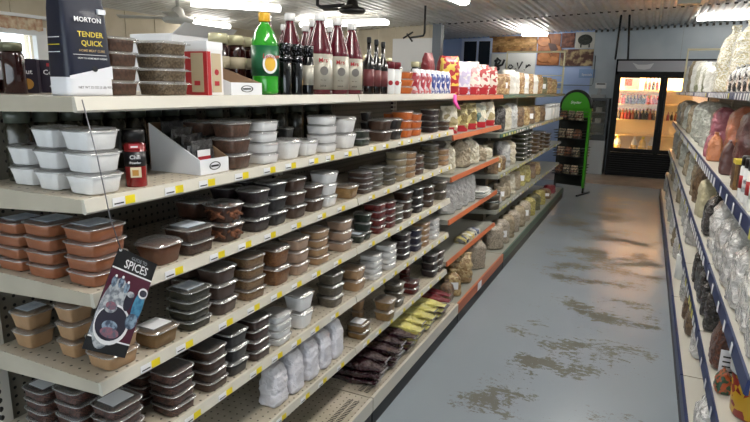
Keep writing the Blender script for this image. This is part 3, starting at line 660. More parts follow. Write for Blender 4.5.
# white cardboard boxes standing open behind the clear tubs
t = carton('open_box', 'tall open white cardboard box behind the clear tubs', 'box', -1.62, 1.70, Z1, .20, .30, .20, wcard)
b = MB(); b.loft([[(.1, -.15, .198), (.1, .15, .198), (.103, .15, .198), (.103, -.15, .198)], [(.15, -.14, .235), (.15, .14, .235), (.153, .14, .235), (.153, -.14, .235)]], 0, sm=False); b.build('flap', wcard, t)
carton('carton', 'low white cardboard box behind the red tin', 'box', -1.40, 1.42, Z1, .12, .14, .10, wcard)
for i in range(4): bottle('jar', ['first tall dark jar with cream lid behind the white tray', 'second dark jar with cream lid behind the white tray', 'third dark jar with cream lid behind the white tray', 'dark jar with cream lid just before the green soda bottle'][i], 'jar', -1.36, 1.60 + i*.092, Z1, .20, .036, jarb, clid, 'jar', mat('beige_label', 'b3a890', .6), labz=(.42, .62), group='dark jars behind tray')
# green soda
gr = mat('green_soda', '2f9a24', .12, coat=.8, col2='228a1a', scale=6); gl = mat('green_label', '0e5a34', .4)
t = bottle('soda_bottle', 'large bright green soda bottle with yellow cap and lemon label', 'bottle', -1.125, 1.545, Z1, .252, .043, gr, mat('yellow_cap', 'd9a520', .35), 'soda', gl, labz=(.23, .60))
a = math.atan2(-1.545, 1.125) + .35; N = Vector((math.cos(a), math.sin(a), 0))
for rr, m_, o_ in ((.030, whp, .046), (.022, mat('lemon_print', 'e0b040', .5), .0475)):
    o = MB().lathe([(rr, 0), (rr, .001)], 24).build('lemon_picture', m_, t, tuple(N*(o_-.003) + Vector((0, 0, .095)))); o.rotation_euler = (0, PI/2, a); o.scale = (1, .8, 1)
lettering(t, 'Lemon', .019, N*.0475 + Vector((0, 0, .118)), (-N.y, N.x, 0), (0, 0, 1), redtx, off=.001, shear=.2)
# burgundy juice
ju = mat('burgundy_juice', '55101f', .2, coat=.5); jl = mat('silver_label', 'a7a294', .4, col2='b5b1a5', scale=12, metal=.2); wc = mat('white_cap', 'e6e4e2', .4)
JU = [(-1.125, 1.885, .29, 'front-row burgundy juice bottle next to the black bottles'), (-1.12, 2.01, .285, 'middle burgundy juice bottle of the front row'), (-1.12, 2.13, .28, 'front-row burgundy juice bottle next to the slender wine-dark bottles'),
      (-1.245, 1.72, .27, 'back-row burgundy juice bottle right behind the green soda'), (-1.235, 1.855, .29, 'second back-row burgundy juice bottle from the green soda'), (-1.36, 2.01, .27, 'rearmost burgundy juice bottle, cap just showing'), (-1.24, 2.03, .285, 'third back-row burgundy juice bottle from the green soda'), (-1.35, 2.15, .28, 'rear burgundy juice bottle between two front ones'), (-1.23, 2.16, .275, 'back-row burgundy juice bottle farthest from the soda')]
for i, (x, y, h, lb) in enumerate(JU):
    t = bottle('juice_bottle', lb, 'bottle', x, y, Z1, h, .046 if i else .048, ju, wc, 'juice', jl, labz=(.06, .50), group='burgundy juice bottles', ang=math.atan2(-y, -x) + .25, txt=[('Mrs', .42, .022, redtx), ('~ ~', .18, .014, blkp), ('juice', .11, .012, blkp)] if i < 3 else None)
    if i < 3:
        a = math.atan2(-y, -x) + .35; N = Vector((math.cos(a), math.sin(a), 0)); o = MB().lathe([(.016, 0), (.016, .0008)], 16).build('label_emblem', mat('grey_emblem', '6e6a66', .5), t, tuple(N*.0475 + Vector((0, 0, .085)))); o.rotation_euler = (0, PI/2, a)
bb_ = mat('black_bottle', '0b0a0c', .12, coat=.6); foil = mat('speckled_foil', '0f0f12', .2, metal=.5, col2='a0a0a6', scale=150, lo=.55, hi=.66)
for i in range(5):
    bottle('black_bottle', 'small black bottle with speckled neck, ' + ['beside the green soda', 'second from the soda', 'third from the soda', 'fourth from the soda', 'touching the juice bottles'][i], 'bottle', -1.088 - (.045 if i % 2 else 0), 1.603 + i*.035, Z1, .165, .0195, bb_, foil, 'shaker', foil if i != 4 else jl, labz=(.62, .76) if i != 4 else (.2, .6), group='small black bottles')
wl = mat('wine_label', '6d3436', .5)
for i in range(3): bottle('slender_bottle', ['slender dark bottle touching the juice bottles', 'slender dark bottle in the middle of three', 'slender dark bottle nearest the white shakers'][i], 'bottle', -1.095, 2.24 + i*.072, Z1, .235 - .004*i, .024, mat('dark_wine_glass', '141110', .1, coat=.7), black, 'slim', wl, labz=(.14, .44), group='slender dark bottles')
for i in range(2):
    t = bottle('shaker', ['white shaker with dark red cap by the slender bottles', 'white shaker with dark red cap by the cream tubs'][i], 'shaker', -1.09, 2.445 + i*.075, Z1, .145, .025, whitepl, mat('dark_red_cap', '6a1520', .35), 'shaker', None, group='red-capped shakers')
    a = math.atan2(-2.45, 1.09) + .3; N = Vector((math.cos(a), math.sin(a), 0)); o = MB().lathe([(.011, 0), (.011, .0008)], 14).build('berry_print', redtx, t, tuple(N*.025 + Vector((0, 0, .05)))); o.rotation_euler = (0, PI/2, a)
    a = 0; 
for i in range(9):
    bottle('dark_bottle', 'dark bottle with cream cap in the rear row, ' + ORD[i] + ' from the near end', 'bottle', -1.62 + .02*(i % 2), 3.0 + i*.11 + (.45 if i > 5 else 0), Z1, .22, .034, bb_, clid, 'jar', None, group='rear row of cream-capped bottles', n=12)
# blue and red packs
rp = film('red_white_pack', 'b83a4a', 'e4dfe6', 50, vor=True, bump=.1); bp_ = film('blue_white_pack', '3a50a0', 'e2e6f0', 50, vor=True, bump=.1)
for i in range(7): 
    t = bag('drink_mix_pack', ('red' if i < 3 else 'blue') + ' and white upright pack, ' + ORD[i] + ' from the orange tubs', 'packet', -1.10, 2.80 + i*.083, Z1, .062, .05, .125, 'gusset', rp if i < 3 else bp_, seed=i*2.1, group='small upright packs on top shelf', topm=whp)
FL = [(-1.10, 3.47, .125, .235, 'red and yellow flour bag at the start of the orange bay', 'b52a30', 'e6c95a'), (-1.10, 3.72, .12, .215, 'lavender and white flour bag, second in the orange bay', 'c9c0dc', 'e9e4ea'), (-1.10, 3.96, .11, .225, 'white flour bag with red foot, third in the orange bay', 'eae4d8', 'd8a0a0'), (-1.10, 4.22, .11, .215, 'white and red flour bag, fourth in the orange bay', 'e8dcd0', 'b84848'), (-1.10, 4.47, .10, .21, 'white and red flour bag at the far end of orange bay', 'ddd2c4', 'a83a3a')]
redfilm = mat('red_print', 'a81f2a', .4, coat=.3)
for i, (x, y, w_, h, lb, c1, c2) in enumerate(FL): bag('flour_bag', lb, 'bag', x, y, 1.455, w_, .07, h, 'gusset', film('flour_%d' % i, c1, c2, 42, vor=True, bump=.2, coat=.3, lo=.45, hi=.62), seed=i, band=redfilm, rz=-.8)
bag('red_bag', 'plain dark red bag standing behind the small packs', 'bag', -1.30, 3.52, Z1-.012, .12, .07, .26, 'gusset', mat('dark_red_film', '7d1822', .35, bump=.3, bscale=20, coat=.3), seed=4)
bag('red_bag', 'second dark red bag leaning by the yellow flour bag', 'bag', -1.26, 3.70, Z1-.012, .11, .07, .25, 'gusset', MATS['dark_red_film'], seed=5)
# pink ribbon
b = MB(); b.loft([[(-1.052, 3.28, 1.463), (-1.052, 3.33, 1.463), (-1.049, 3.33, 1.463), (-1.049, 3.28, 1.463)], [(-1.05, 3.27, 1.42), (-1.05, 3.34, 1.42), (-1.047, 3.34, 1.42), (-1.047, 3.27, 1.42)], [(-1.03, 3.30, 1.38), (-1.03, 3.36, 1.375), (-1.027, 3.36, 1.375), (-1.027, 3.30, 1.38)]], 0)
t = b.build('ribbon', mat('hot_pink', 'e0409a', .6)); t.location.x = .008; tag(t, 'hot pink ribbon hanging from the top shelf edge', 'ribbon')
# spice shaker, red
rs = mat('red_spice', '8e1d1d', .25, coat=.6, col2='7a1515', scale=20)
t = bottle('spice_shaker', 'red spice shaker with black cap and black label beside the white tubs', 'shaker', -1.105, .985, WD[1], .137, .025, rs, black, 'shaker', mat('black_label', '18161a', .4), labz=(.36, .62))
a = math.atan2(-.985, 1.105); N = Vector((math.cos(a), math.sin(a), 0))
lettering(t, 'Chili', .013, N*.026 + Vector((0, 0, .072)), (-N.y, N.x, 0), (0, 0, 1), whp, off=.0015); lettering(t, 'Powder', .008, N*.026 + Vector((0, 0, .059)), (-N.y, N.x, 0), (0, 0, 1), whp, off=.0015)
MB().box(.0235, .026, -.012, .012, .024, .048).build('picture_patch', mat('cream_patch', 'd8cdb0', .5), t, None, a); MB().box(.0245, .0268, -.008, .006, .028, .042).build('picture_patch', orgp, t, None, a)
MB().box(.0235, .026, -.012, .012, .092, .104).build('picture_patch', redtx, t, None, a); MB().box(.024, .0262, -.008, .008, .095, .099).build('picture_patch', whp, t, None, a)
dj = mat('dark_spice_jar', '2c2a22', .2, coat=.5, col2='3a382c', scale=60); gl2 = mat('grey_green_lid', '4e544a', .3)
for i in range(9): bottle('spice_jar', 'dark spice jar in the rear row of second shelf, ' + ORD[i] + ' from the near end', 'jar', -1.405 + .004*(i % 3), .90 + i*.072, WD[1], .172, .031, dj, gl2, 'jar', None, group='rear spice jars second shelf', n=14)
for i in range(7): bottle('spice_jar', 'dark spice jar behind the white tubs of second shelf, ' + ORD[i] + ' after the tray', 'jar', -1.39, 1.60 + i*.13, WD[1], .16, .034, dj, gl2, 'jar', None, group='far rear spice jars second shelf', n=12)
# ------------------------------------------------------------------ white bags on the sixth shelf
wf_ = film('white_bag_film', 'e6e4ea', 'd8d6de', 12, bump=.4, bs=30, coat=.5, rough=.35)
for i, (x, y, w_, h, lb) in enumerate([(-1.125, 1.555, .09, .15, 'nearest white paper bag in the sixth shelf row'), (-1.12, 1.66, .088, .16, 'white paper bag in the middle of the sixth shelf row'), (-1.12, 1.77, .085, .158, 'white paper bag fourth in the sixth shelf row'), (-1.12, 1.875, .08, .155, 'white paper bag fifth in the sixth shelf row'), (-1.12, 1.975, .078, .165, 'white paper bag farthest in the sixth shelf row')]):
    bag('white_bag', lb, 'bag', x, y, WD[5], w_, .085, h, 'sack', wf_, seed=i*3.3, group='white bags on sixth shelf')
bag('white_bag', 'big pale bag lying low at the near end of base shelf', 'bag', -1.33, 1.60, .14, .16, .14, .07, 'round', film('pale_pink_film', 'd2c8c4', 'b8aca8', 30, bump=.5), seed=2)
# lying bags on the base shelf
mar = film('maroon_film', '1e0a12', '3e1622', 25, bump=1.0, bs=22, rough=.2); yel = film('yellow_film', 'd2c65e', 'ece6a4', 16, bump=.9, bs=22); mrd = film('crimson_film', '6a1420', '8a2030', 30, bump=.6, bs=30)
def lay(label, x, y, z, L, W, T, m, seed, rz, group):
    t = thing('lying_bag', label, 'bag', (x + L*.46, y, z + T/2 + .001), rz, group)
    bo = bagmesh(W, T, L, 'flat', seed, [m]).build('bag', [m], t); bo.rotation_euler = (0, -PI/2, 0)
    MB().box(.0, L*.012, -W*.38, W*.38, -T*.08, T*.08).build('seal_edge', flan, t)
    return t
k = 0
for row, (y0, nn, m, nm) in enumerate([(2.13, 5, mar, 'dark maroon'), (2.62, 5, yel, 'yellow'), (3.10, 2, mrd, 'crimson')]):
    for lv in range(3):
        for i in range(nn):
            lay(f"{nm} plastic bag lying flat on base shelf, {['bottom', 'middle', 'top'][lv]} layer, {ORD[i]} from near side", -1.16 + .015*lv - .03*(i % 2), y0 + .05 + i*.099 + .006*lv, .14 + lv*.034, .36, .085, .034, m, k*1.7, rnd.uniform(-.04, .04), nm + ' lying bags'); k += 1
# ------------------------------------------------------------------ hanging card
t = thing('hanging_card', 'tilted spice guide card with glass jars picture, hanging by a wire', 'card', (-1.0, .832, 1.15))
Rr = Vector((0, .101, -.067)).normalized(); Dn = Vector((0, -.11, -.189)).normalized(); N = Vector((1, 0, 0)); Wc, Hc = .121, .219
def cardp(u, v, off=0): return tuple(Rr*Wc*u + Dn*Hc*v + N*off)
def quad(name, u0, v0, u1, v1, m, off, th=.0008):
    b = MB(); b.loft([[cardp(u0, v0, off), cardp(u1, v0, off), cardp(u1, v1, off), cardp(u0, v1, off)], [cardp(u0, v0, off+th), cardp(u1, v0, off+th), cardp(u1, v1, off+th), cardp(u0, v1, off+th)]], 0, sm=False)
    return b.build(name, m, t)
quad('card', 0, 0, 1, 1, blkp, -.001, .002); quad('picture', 0, .20, 1, .86, mat('maroon_print', '4e1c30', .5), .001, .0004); quad('picture_rule', 0, .185, 1, .20, whp, .001, .0006); quad('picture_rule', 0, .86, 1, .875, whp, .001, .0006)
def blob(name, cu_, cv, ru, rv, m, off, a0=0, a1=2*PI, n=24):
    b = MB(); r = [[cardp(cu_ + math.cos(a0+(a1-a0)*i/n)*ru, cv + math.sin(a0+(a1-a0)*i/n)*rv, off + o) for i in range(n)] for o in (0, .0005)]
    return b.loft(r, 0, sm=False).build(name, m, t)
g1 = mat('card_grey', 'b9bdc2', .5, col2='6f7680', scale=90); g2 = mat('card_glass', '8aa0b4', .5, col2='3e4c60', scale=80); g3 = mat('card_dark', '2e2c3a', .5); g4 = mat('card_blue', '4f8fb0', .5, col2='2b6486', scale=60); g5 = mat('card_rose', '93606e', .5, col2='5c6070', scale=120)
blob('picture_cloth', .30, .62, .30, .40*.55*1.6, g1, .0016); blob('picture_plate', .42, .72, .40, .20, whp, .0021); blob('picture_plate', .40, .71, .36, .17, g3, .0026)
for (u, v) in ((.14, .32), (.30, .31), (.46, .34)):
    blob('picture_jar', u, v, .062, .055, g2, .0028); blob('picture_stopper', u, v - .055, .025, .014, whp, .0033)
blob('picture_bowl', .25, .56, .15, .06, g1, .0033); blob('picture_bowl', .25, .55, .12, .04, g5, .0038); blob('picture_jar', .60, .46, .10, .10, g3, .0031); blob('picture_lid', .60, .39, .09, .03, g1, .0036)
blob('picture_jar', .86, .48, .13, .17, g4, .0028); blob('picture_lid', .88, .34, .12, .055, whp, .0033); blob('picture_lid', .88, .34, .09, .035, g3, .0038); blob('picture_bowl', .82, .64, .14, .08, g2, .0034)
blob('picture_spice', .38, .74, .18, .055, g2, .0032); blob('picture_spice', .42, .80, .22, .05, g5, .0037)
quad('picture_edge', 0, .60, .07, .86, g1, .0014, .0004)
lettering(t, 'GUIDE TO', .0105, cardp(.55, .05), Rr, -Dn, g1, off=.0016); lettering(t, 'SPICES', .026, cardp(.53, .125), Rr, -Dn, whp, off=.0016, sx=.95)
MB().lathe([(.003, 0), (.003, .002)], 10).build('grommet', whp, t, cardp(.04, .02, .001)).rotation_euler = (0, PI/2, 0)
MB().tube([cardp(.04, .02, .003), (.002, -.018, .07), (-.004, -.032, .2), (-.03, -.035, .313)], .0012, 6).build('wire', mat('wire_grey', '77757a', .4, metal=.6), t)
# ------------------------------------------------------------------ orange bay
chA = film('snack_white', 'e2dccb', 'a3946a', 30, vor=True, bump=.4, bs=25); chB = film('snack_cream', 'd8c98a', '7a6a3a', 26, vor=True, bump=.4, bs=25); chC = film('snack_teal', '3a6d70', 'd5cfb8', 24, vor=True, bump=.4, bs=25)
for i, (x, y, w_, h, m, lb) in enumerate([(-1.11, 3.49, .12, .175, chA, 'white snack bag with red foot, nearest on the orange second shelf'), (-1.115, 3.72, .12, .175, chB, 'pale yellow snack bag with red foot, orange second shelf'), (-1.11, 3.95, .11, .185, chB, 'yellow and dark snack bag in the middle of orange second shelf'), (-1.11, 4.20, .11, .18, chC, 'teal snack bag with red foot, orange second shelf'), (-1.11, 4.46, .12, .185, chA, 'cream snack bag with red foot, last on orange second shelf')]):
    bag('snack_bag', lb, 'bag', x, y, 1.215, w_, .08, h, 'seal', m, seed=i+.3, band=redfilm, rz=-.8)
clb = film('clear_bag_cream', 'b8ad92', 'd8d2c0', 22, bump=.8, bs=28, coat=1, rough=.25); clg = film('clear_bag_beige', '8f8068', 'b5a78e', 30, bump=.8, bs=28, coat=1, rough=.25); sil = film('clear_bag_silver', '9a9a98', 'cdccca', 16, bump=.9, bs=24, coat=1, rough=.2)
nutb = film('bag_nuts', '8a6a3c', 'b8a070', 60, vor=True, bump=.5, coat=1, rough=.3); seedb = film('bag_seeds', '8c8070', 'aca08e', 120, vor=True, bump=.5, coat=1, rough=.3); brnb = film('bag_brown', '5d4630', '7d6244', 60, vor=True, bump=.5, coat=1, rough=.3); dkb = film('bag_dark', '221c1c', '3a3230', 40, bump=.8, coat=1, rough=.2); yelb = film('bag_yellow', '8f8446', 'b5a964', 60, vor=True, bump=.5, coat=1); olvb = film('bag_olive', '4c4a30', '6a6844', 60, vor=True, bump=.5, coat=1)
def row(name, rows, z, kind, where, cat='bag', group=None, tie=None):
    for i, (x, y, w_, d, h, m, lb) in enumerate(rows):
        bag(name, f"{lb}, {where}", cat, x, y, z, w_, d, h, kind if isinstance(kind, str) else kind[i], m, seed=i*1.9 + z*3, group=group, rz=rnd.uniform(-.12, .12) + (-.9 if x < 0 and y > 3.4 else .5 if y > 4.4 else 0), lab=(whp if (i % 4 == 1 and 'clear' not in lb and x < 0) else None))
row('dry_goods_bag', [(-1.12, 3.50, .10, .09, .21, clb, 'cream filled clear bag nearest'), (-1.34, 3.72, .13, .09, .2, clg, 'beige clear bag set back'), (-1.13, 3.85, .16, .12, .205, clg, 'fat beige clear bag'), (-1.12, 4.08, .15, .11, .20, clb, 'pale beige clear bag'), (-1.12, 4.30, .12, .1, .12, clg, 'short beige clear bag'), (-1.12, 4.48, .12, .1, .105, clb, 'small squat clear bag at the end')], .955, 'tie', 'orange third shelf')
row('dry_goods_bag', [(-1.12, 3.56, .12, .1, .215, sil, 'silvery clear bag nearest'), (-1.12, 3.71, .12, .1, .22, sil, 'second silvery clear bag'), (-1.12, 3.86, .12, .1, .215, sil, 'third silvery clear bag'), (-1.12, 4.02, .12, .1, .215, sil, 'fourth silvery clear bag')], .68, 'round', 'orange fourth shelf')
for i in range(3):
    t = thing('flat_tray', 'flat white wrapped tray, ' + ['lowest', 'middle', 'topmost'][i] + ' of the pile on orange fourth shelf', 'food container', (-1.14, 4.28 + .006*i, .682 + i*.02), .05*i, 'flat trays')
    MB().loft([sq(.24, .16, 0), sq(.27, .19, .012), sq(.28, .2, .014)], 0).build('tray', whitepl, t); MB().loft([sq(.26, .18, .0145), sq(.25, .17, .019)], 0, cap0=False).build('film', lidm, t)
for i in range(3): 
    t = bag('small_packet', ['blue and yellow', 'yellow and white', 'blue and white'][i] + ' small packet lying on orange fifth shelf', 'packet', -1.12, 3.88 + i*.14, .405, .11, .10, .045, 'round', film('small_packet_%d' % i, ['2c3a68', 'd8c878', '3a4a78'][i], ['d8c878', 'e0ddd0', 'd8d8d0'][i], 30, vor=True), seed=i)
row('dry_goods_bag', [(-1.06, 3.38, .09, .09, .14, brnb, 'dark brown bag partly in shade nearest'), (-1.05, 3.50, .11, .10, .175, nutb, 'upright bag of mixed nuts'), (-1.06, 3.78, .19, .14, .225, nutb, 'large bag of mixed nuts'), (-1.07, 4.16, .17, .15, .255, seedb, 'tall rounded clear bag of grey beans'), (-1.17, 4.32, .16, .13, .25, seedb, 'clear bag of grey beans set back')], .14, ['tie', 'tie', 'seal', 'round', 'round'], 'base of the orange bay')
# ------------------------------------------------------------------ green bays
brs = film('pasta_brown', '8a6238', 'b89868', 60, vor=True, coat=.8); whs = film('flour_white_pack', 'cfcac0', 'e2ded6', 20, bump=.3, coat=.6)
X = -1.12
row('dry_goods_bag', [(X, 4.78, .12, .09, .165, brs, 'brown bag nearest'), (X, 4.95, .12, .09, .17, brs, 'second brown bag'), (X, 5.16, .13, .09, .21, whs, 'first white bag'), (X, 5.34, .13, .09, .20, whs, 'second white bag'), (X, 5.58, .10, .09, .20, brs, 'third brown bag'), (X, 5.80, .10, .09, .195, whs, 'third white bag'), (X, 6.05, .11, .09, .20, brs, 'fourth brown bag'), (X, 6.30, .11, .09, .20, whs, 'fourth white bag'), (X, 6.60, .11, .09, .205, brs, 'fifth brown bag'), (X, 6.92, .11, .09, .19, olvb, 'greenish bag'), (X, 7.30, .12, .09, .19, brs, 'sixth brown bag'), (X, 7.70, .12, .09, .18, nutb, 'nut brown bag')], 1.455, 'gusset', 'green bays top shelf')
row('dry_goods_bag', [(X, 4.86, .11, .09, .215, dkb, 'black bag nearest'), (X, 5.10, .14, .10, .22, clb, 'white filled clear bag'), (X, 5.36, .14, .10, .235, sil, 'silvery clear bag'), (X, 5.68, .13, .10, .2, brnb, 'first brown bag'), (X, 5.98, .13, .10, .195, nutb, 'second brown bag'), (X, 6.28, .13, .10, .19, brnb, 'third brown bag'), (X, 6.6, .13, .10, .19, nutb, 'fourth brown bag'), (X, 6.95, .13, .10, .185, brnb, 'fifth brown bag')], 1.14, 'round', 'green bays second shelf')
for i in range(4): bottle('white_bottle', 'white plastic bottle, ' + ORD[i] + ' along the far end of green second shelf', 'bottle', X, 7.3 + i*.25, 1.14, .19, .05, whitepl, wc, 'shaker', None, group='white bottles far end', n=12)
row('dry_goods_bag', [(X, 4.72, .11, .10, .13, brnb, 'small brown bag nearest'), (X, 4.86, .11, .10, .135, nutb, 'second small brown bag'), (X, 5.0, .11, .10, .13, brnb, 'third small brown bag'), (X, 5.18, .15, .13, .235, sil, 'large silvery clear bag'), (X-.2, 5.34, .13, .10, .22, clg, 'beige clear bag set back'), (X, 5.42, .15, .13, .225, clb, 'large pale clear bag')], .80, 'round', 'green bays third shelf')
olt = mat('olive_tray', '3a4030', .4, col2='565844', scale=30, coat=.5); brt = mat('cookie_tray', '6a5238', .4, col2='8a7050', scale=30, coat=.5)
k = 0
for y, n_, m_, nm in ((5.78, 6, olt, 'olive'), (6.05, 6, olt, 'olive'), (6.5, 5, brt, 'brown'), (6.85, 5, brt, 'brown'), (7.3, 4, brt, 'brown')):
    k += 1
    for i in range(n_):
        t = thing('food_tray', f"covered {nm} food tray, {ORD[i]} up in {['first', 'second', 'third', 'fourth', 'fifth'][k-1]} tray pile, green third shelf", 'food container', (X - .01, y, .802 + i*.046), rnd.uniform(-.04, .04), 'trays on green third shelf')
        MB().loft([sq(.13, .13, 0), sq(.165, .165, .03), sq(.17, .17, .032)], 0).build('tray', m_, t); MB().loft([sq(.175, .175, .0325), sq(.16, .16, .044)], 0, cap0=False).build('lid', lidm, t)
tins = mat('tin_metal', 'a0a4a2', .25, metal=.8)
for i in range(4):
    x, y = ((-1.12, 4.72), (-1.12, 4.72), (-1.27, 4.75), (-1.27, 4.75))[i]
    t = thing('round_tin', ['lower front', 'upper front', 'lower rear', 'upper rear'][i] + ' silver round tin on the green fourth shelf', 'tin', (x, y, .502 + (i % 2)*.075), 0, 'silver round tins')
    MB().lathe([(.066, 0), (.068, .002), (.068, .06)], 22).build('body', dj if 0 else mat('tin_contents', '4a4438', .3, coat=.6), t); MB().lathe([(.07, .058), (.07, .072), (.066, .074)], 22).build('lid', tins, t)
row('dry_goods_bag', [(X, 4.93, .11, .10, .125, sil, 'small silvery clear bag'), (X, 5.10, .12, .10, .16, clg, 'grey beige bag'), (X, 5.28, .12, .10, .2, clg, 'first tall beige bag'), (X, 5.50, .12, .10, .195, clb, 'second tall beige bag'), (X, 5.75, .12, .10, .19, clg, 'third tall beige bag'), (X, 6.02, .13, .10, .205, yelb, 'first yellow bag'), (X, 6.30, .13, .10, .19, yelb, 'second yellow bag'), (X, 6.62, .13, .10, .17, brnb, 'dark brown bag'), (X, 6.95, .14, .10, .15, nutb, 'nut bag')], .50, 'seal', 'green bays fourth shelf')
XX = -1.06
row('dry_goods_bag', [(XX, 4.76, .17, .13, .25, seedb, 'tall grey bean bag nearest'), (XX, 4.98, .16, .13, .255, seedb, 'second tall grey bean bag'), (XX, 5.20, .15, .12, .25, clg, 'third tall beige bag'), (XX, 5.44, .15, .12, .25, seedb, 'fourth tall grey bean bag'), (XX, 5.70, .15, .12, .24, clg, 'fifth tall beige bag'), (XX, 5.98, .14, .12, .24, seedb, 'sixth tall grey bean bag'), (XX, 6.28, .15, .12, .2, yelb, 'yellow bag'), (XX, 6.6, .15, .12, .19, olvb, 'olive bag'), (XX, 6.95, .15, .12, .18, yelb, 'far yellow bag'), (XX, 7.4, .15, .12, .13, brnb, 'far small brown bag'), (XX, 7.8, .15, .12, .12, mrd, 'far small red bag')], .14, 'round', 'green bays base shelf')
# wire end rack
crm = mat('cream_wire', 'd9d2b2', .4)
def wire_rack(label, x0, x1, y, z0, z1, bars, zt=None):
    t = thing('wire_rack', label, 'rack', ((x0+x1)/2, y, z0)); W = x1 - x0; H_ = z1 - z0
    MB().tube([(-W/2, 0, .002), (-W/2, 0, H_), (W/2, 0, H_), (W/2, 0, .002)], .016, 8).build('frame', crm, t)
    for k_ in range(bars): MB().tube([(-W/2, 0, .06 + k_*.09), (W/2, 0, .06 + k_*.09)], .006, 6).build('crossbar', crm, t)
wire_rack('cream wire rack panel at the far end of the green bays top', -1.88, -1.10, 8.30, 1.456, 2.01, 3)
wire_rack('cream wire rack panel on top of the far blue-railed bay', .37, 1.15, 8.2, 1.506, 2.02, 2)
# ------------------------------------------------------------------ blue-railed side
pop = film('popcorn_bag', 'e0ddd2', 'c2b894', 110, vor=True, bump=.7, bs=60, coat=1, rough=.25)
ZR = 1.505
bag('popcorn_bag', 'big clear bag of pale popcorn standing upright, farther of the two', 'bag', .50, 4.80, ZR, .23, .19, .45, 'tie', pop, seed=3, tie=whitepl)
bag('popcorn_bag', 'big clear bag of pale popcorn leaning back, nearer of the two', 'bag', .50, 4.05, ZR, .22, .18, .42, 'tie', pop, seed=8, tie=whitepl)
dots = film('dotted_film', 'd0cfcc', '121214', 45, vor=True, bump=.6, coat=1, lo=.5, hi=.56)
for i in range(7): bag('dotted_bag', 'small clear bag with black dots, ' + ORD[i] + ' along the blue top shelf edge', 'bag', .385, 2.42 + i*.165, ZR, .09, .07, .125, 'tie', dots, seed=i*1.1, group='black dotted bags')
bag('dotted_bag', 'black bag behind the dotted bags on the blue top shelf', 'bag', .50, 2.75, ZR, .1, .1, .14, 'tie', dkb, seed=2)
bag('dotted_bag', 'orange bag peeking behind the nearest dotted bags', 'bag', .49, 2.5, ZR, .1, .1, .11, 'round', mat('contents_orange', 'd4702a', .5), seed=3)
papr = film('white_paper_bag', 'd6d6d2', 'b6b4ac', 16, bump=.6, bs=20, coat=.3); pgr = film('paper_green', '6a6e4e', 'cfcdc0', 14, vor=True, bump=.5, coat=.4)
row('hanging_pack', [(.40, 4.97, .12, .10, .19, papr, 'white crumpled pack nearest'), (.40, 5.2, .13, .10, .20, pgr, 'green and white pack'), (.39, 5.5, .14, .1, .24, papr, 'second white crumpled pack'), (.40, 6.0, .14, .1, .26, pgr, 'second green and white pack'), (.39, 6.6, .15, .1, .30, papr, 'third white crumpled pack'), (.39, 7.2, .15, .1, .33, clg, 'brownish grey pack'), (.39, 7.9, .15, .1, .30, papr, 'farthest white pack')], ZR, 'gusset', 'blue bays top shelf')
mrn = mat('sugar_maroon', '69403e', .35, col2='5d3634', scale=12, bump=.5, bscale=18, coat=.8); ora = mat('sugar_orange', 'bd7a5c', .35, col2='a9654a', scale=12, bump=.4, bscale=18, coat=.8); pnk = mat('sugar_pink', 'a86470', .35, col2='985664', scale=12, bump=.4, bscale=18, coat=.8); pch = mat('sugar_peach', 'd08a62', .35, col2='c07850', scale=12, bump=.5, bscale=20, coat=.8)
R1 = 1.105
for i, (x, y, w_, d, h, m, lb, kd) in enumerate([(.46, 3.02, .18, .17, .33, mrn, 'large dark maroon sugar bag, nearest of the coloured bags', 'round'), (.62, 2.68, .15, .15, .30, mrn, 'dark maroon sugar bag at the back behind the large one', 'round'), (.46, 3.50, .17, .15, .33, ora, 'tall orange tan sugar bag behind the maroon one', 'round'), (.45, 4.3, .15, .14, .31, pnk, 'tall rose pink sugar bag', 'round'), (.385, 3.92, .09, .08, .17, pch, 'small peach coloured bag before the pink one', 'tie'), (.385, 3.28, .07, .07, .17, mat('sugar_plum', '63423e', .4, coat=.6), 'narrow plum coloured bag between maroon and orange ones', 'seal'), (.375, 4.14, .06, .06, .15, pnk, 'thin dark pink bag at the shelf edge', 'seal')]):
    bag('sugar_bag', lb, 'bag', x, y, R1, w_, d, h, kd, m, seed=i*2.3 + 1, lean=.0)
bgb = film('beige_big_bag', '978e78', 'c4bca6', 20, bump=.9, bs=30, coat=.8)
gbb = film('grey_green_bag', '989b90', 'cbccc4', 22, bump=1.0, bs=34, coat=.8)
row('bulk_bag', [(.43, 4.85, .20, .16, .325, gbb, 'large grey green plastic bag nearest'), (.43, 5.28, .22, .16, .33, gbb, 'second large grey green bag'), (.43, 5.7, .22, .16, .325, gbb, 'third large grey green bag'), (.66, 3.0, .22, .15, .325, bgb, 'beige bulk bag at the back behind the orange bag'), (.66, 3.45, .22, .15, .33, bgb, 'beige bulk bag at the back behind the pink bag'), (.62, 3.9, .22, .16, .325, bgb, 'beige bulk bag at the back farther along'), (.62, 2.35, .22, .16, .325, bgb, 'beige bulk bag at the back nearest the camera'), (.42, 6.4, .2, .15, .3, clg, 'brownish clear bag'), (.42, 7.1, .2, .15, .28, gbb, 'far grey green bag'), (.42, 7.8, .2, .15, .3, clg, 'farthest brownish bag'), (.42, 8.35, .2, .15, .3, gbb, 'crumpled green bag at the far end'), (.42, 8.85, .2, .15, .28, clg, 'last brown bag by the cooler')], R1, 'round', 'blue bays second shelf')
yb_ = mat('yellow_box', 'cfb83a', .5); 
t = carton('carton', 'yellow and brown box beside the maroon sugar bag', 'box', .395, 2.80, R1, .08, .085, .125, mat('brown_box', '6e4f2c', .5, col2='8a6a3a', scale=30), top=yb_, face=mat('dark_panel', '4c3420', .5))
rb_ = mat('red_bottle_label', 'a02428', .4)
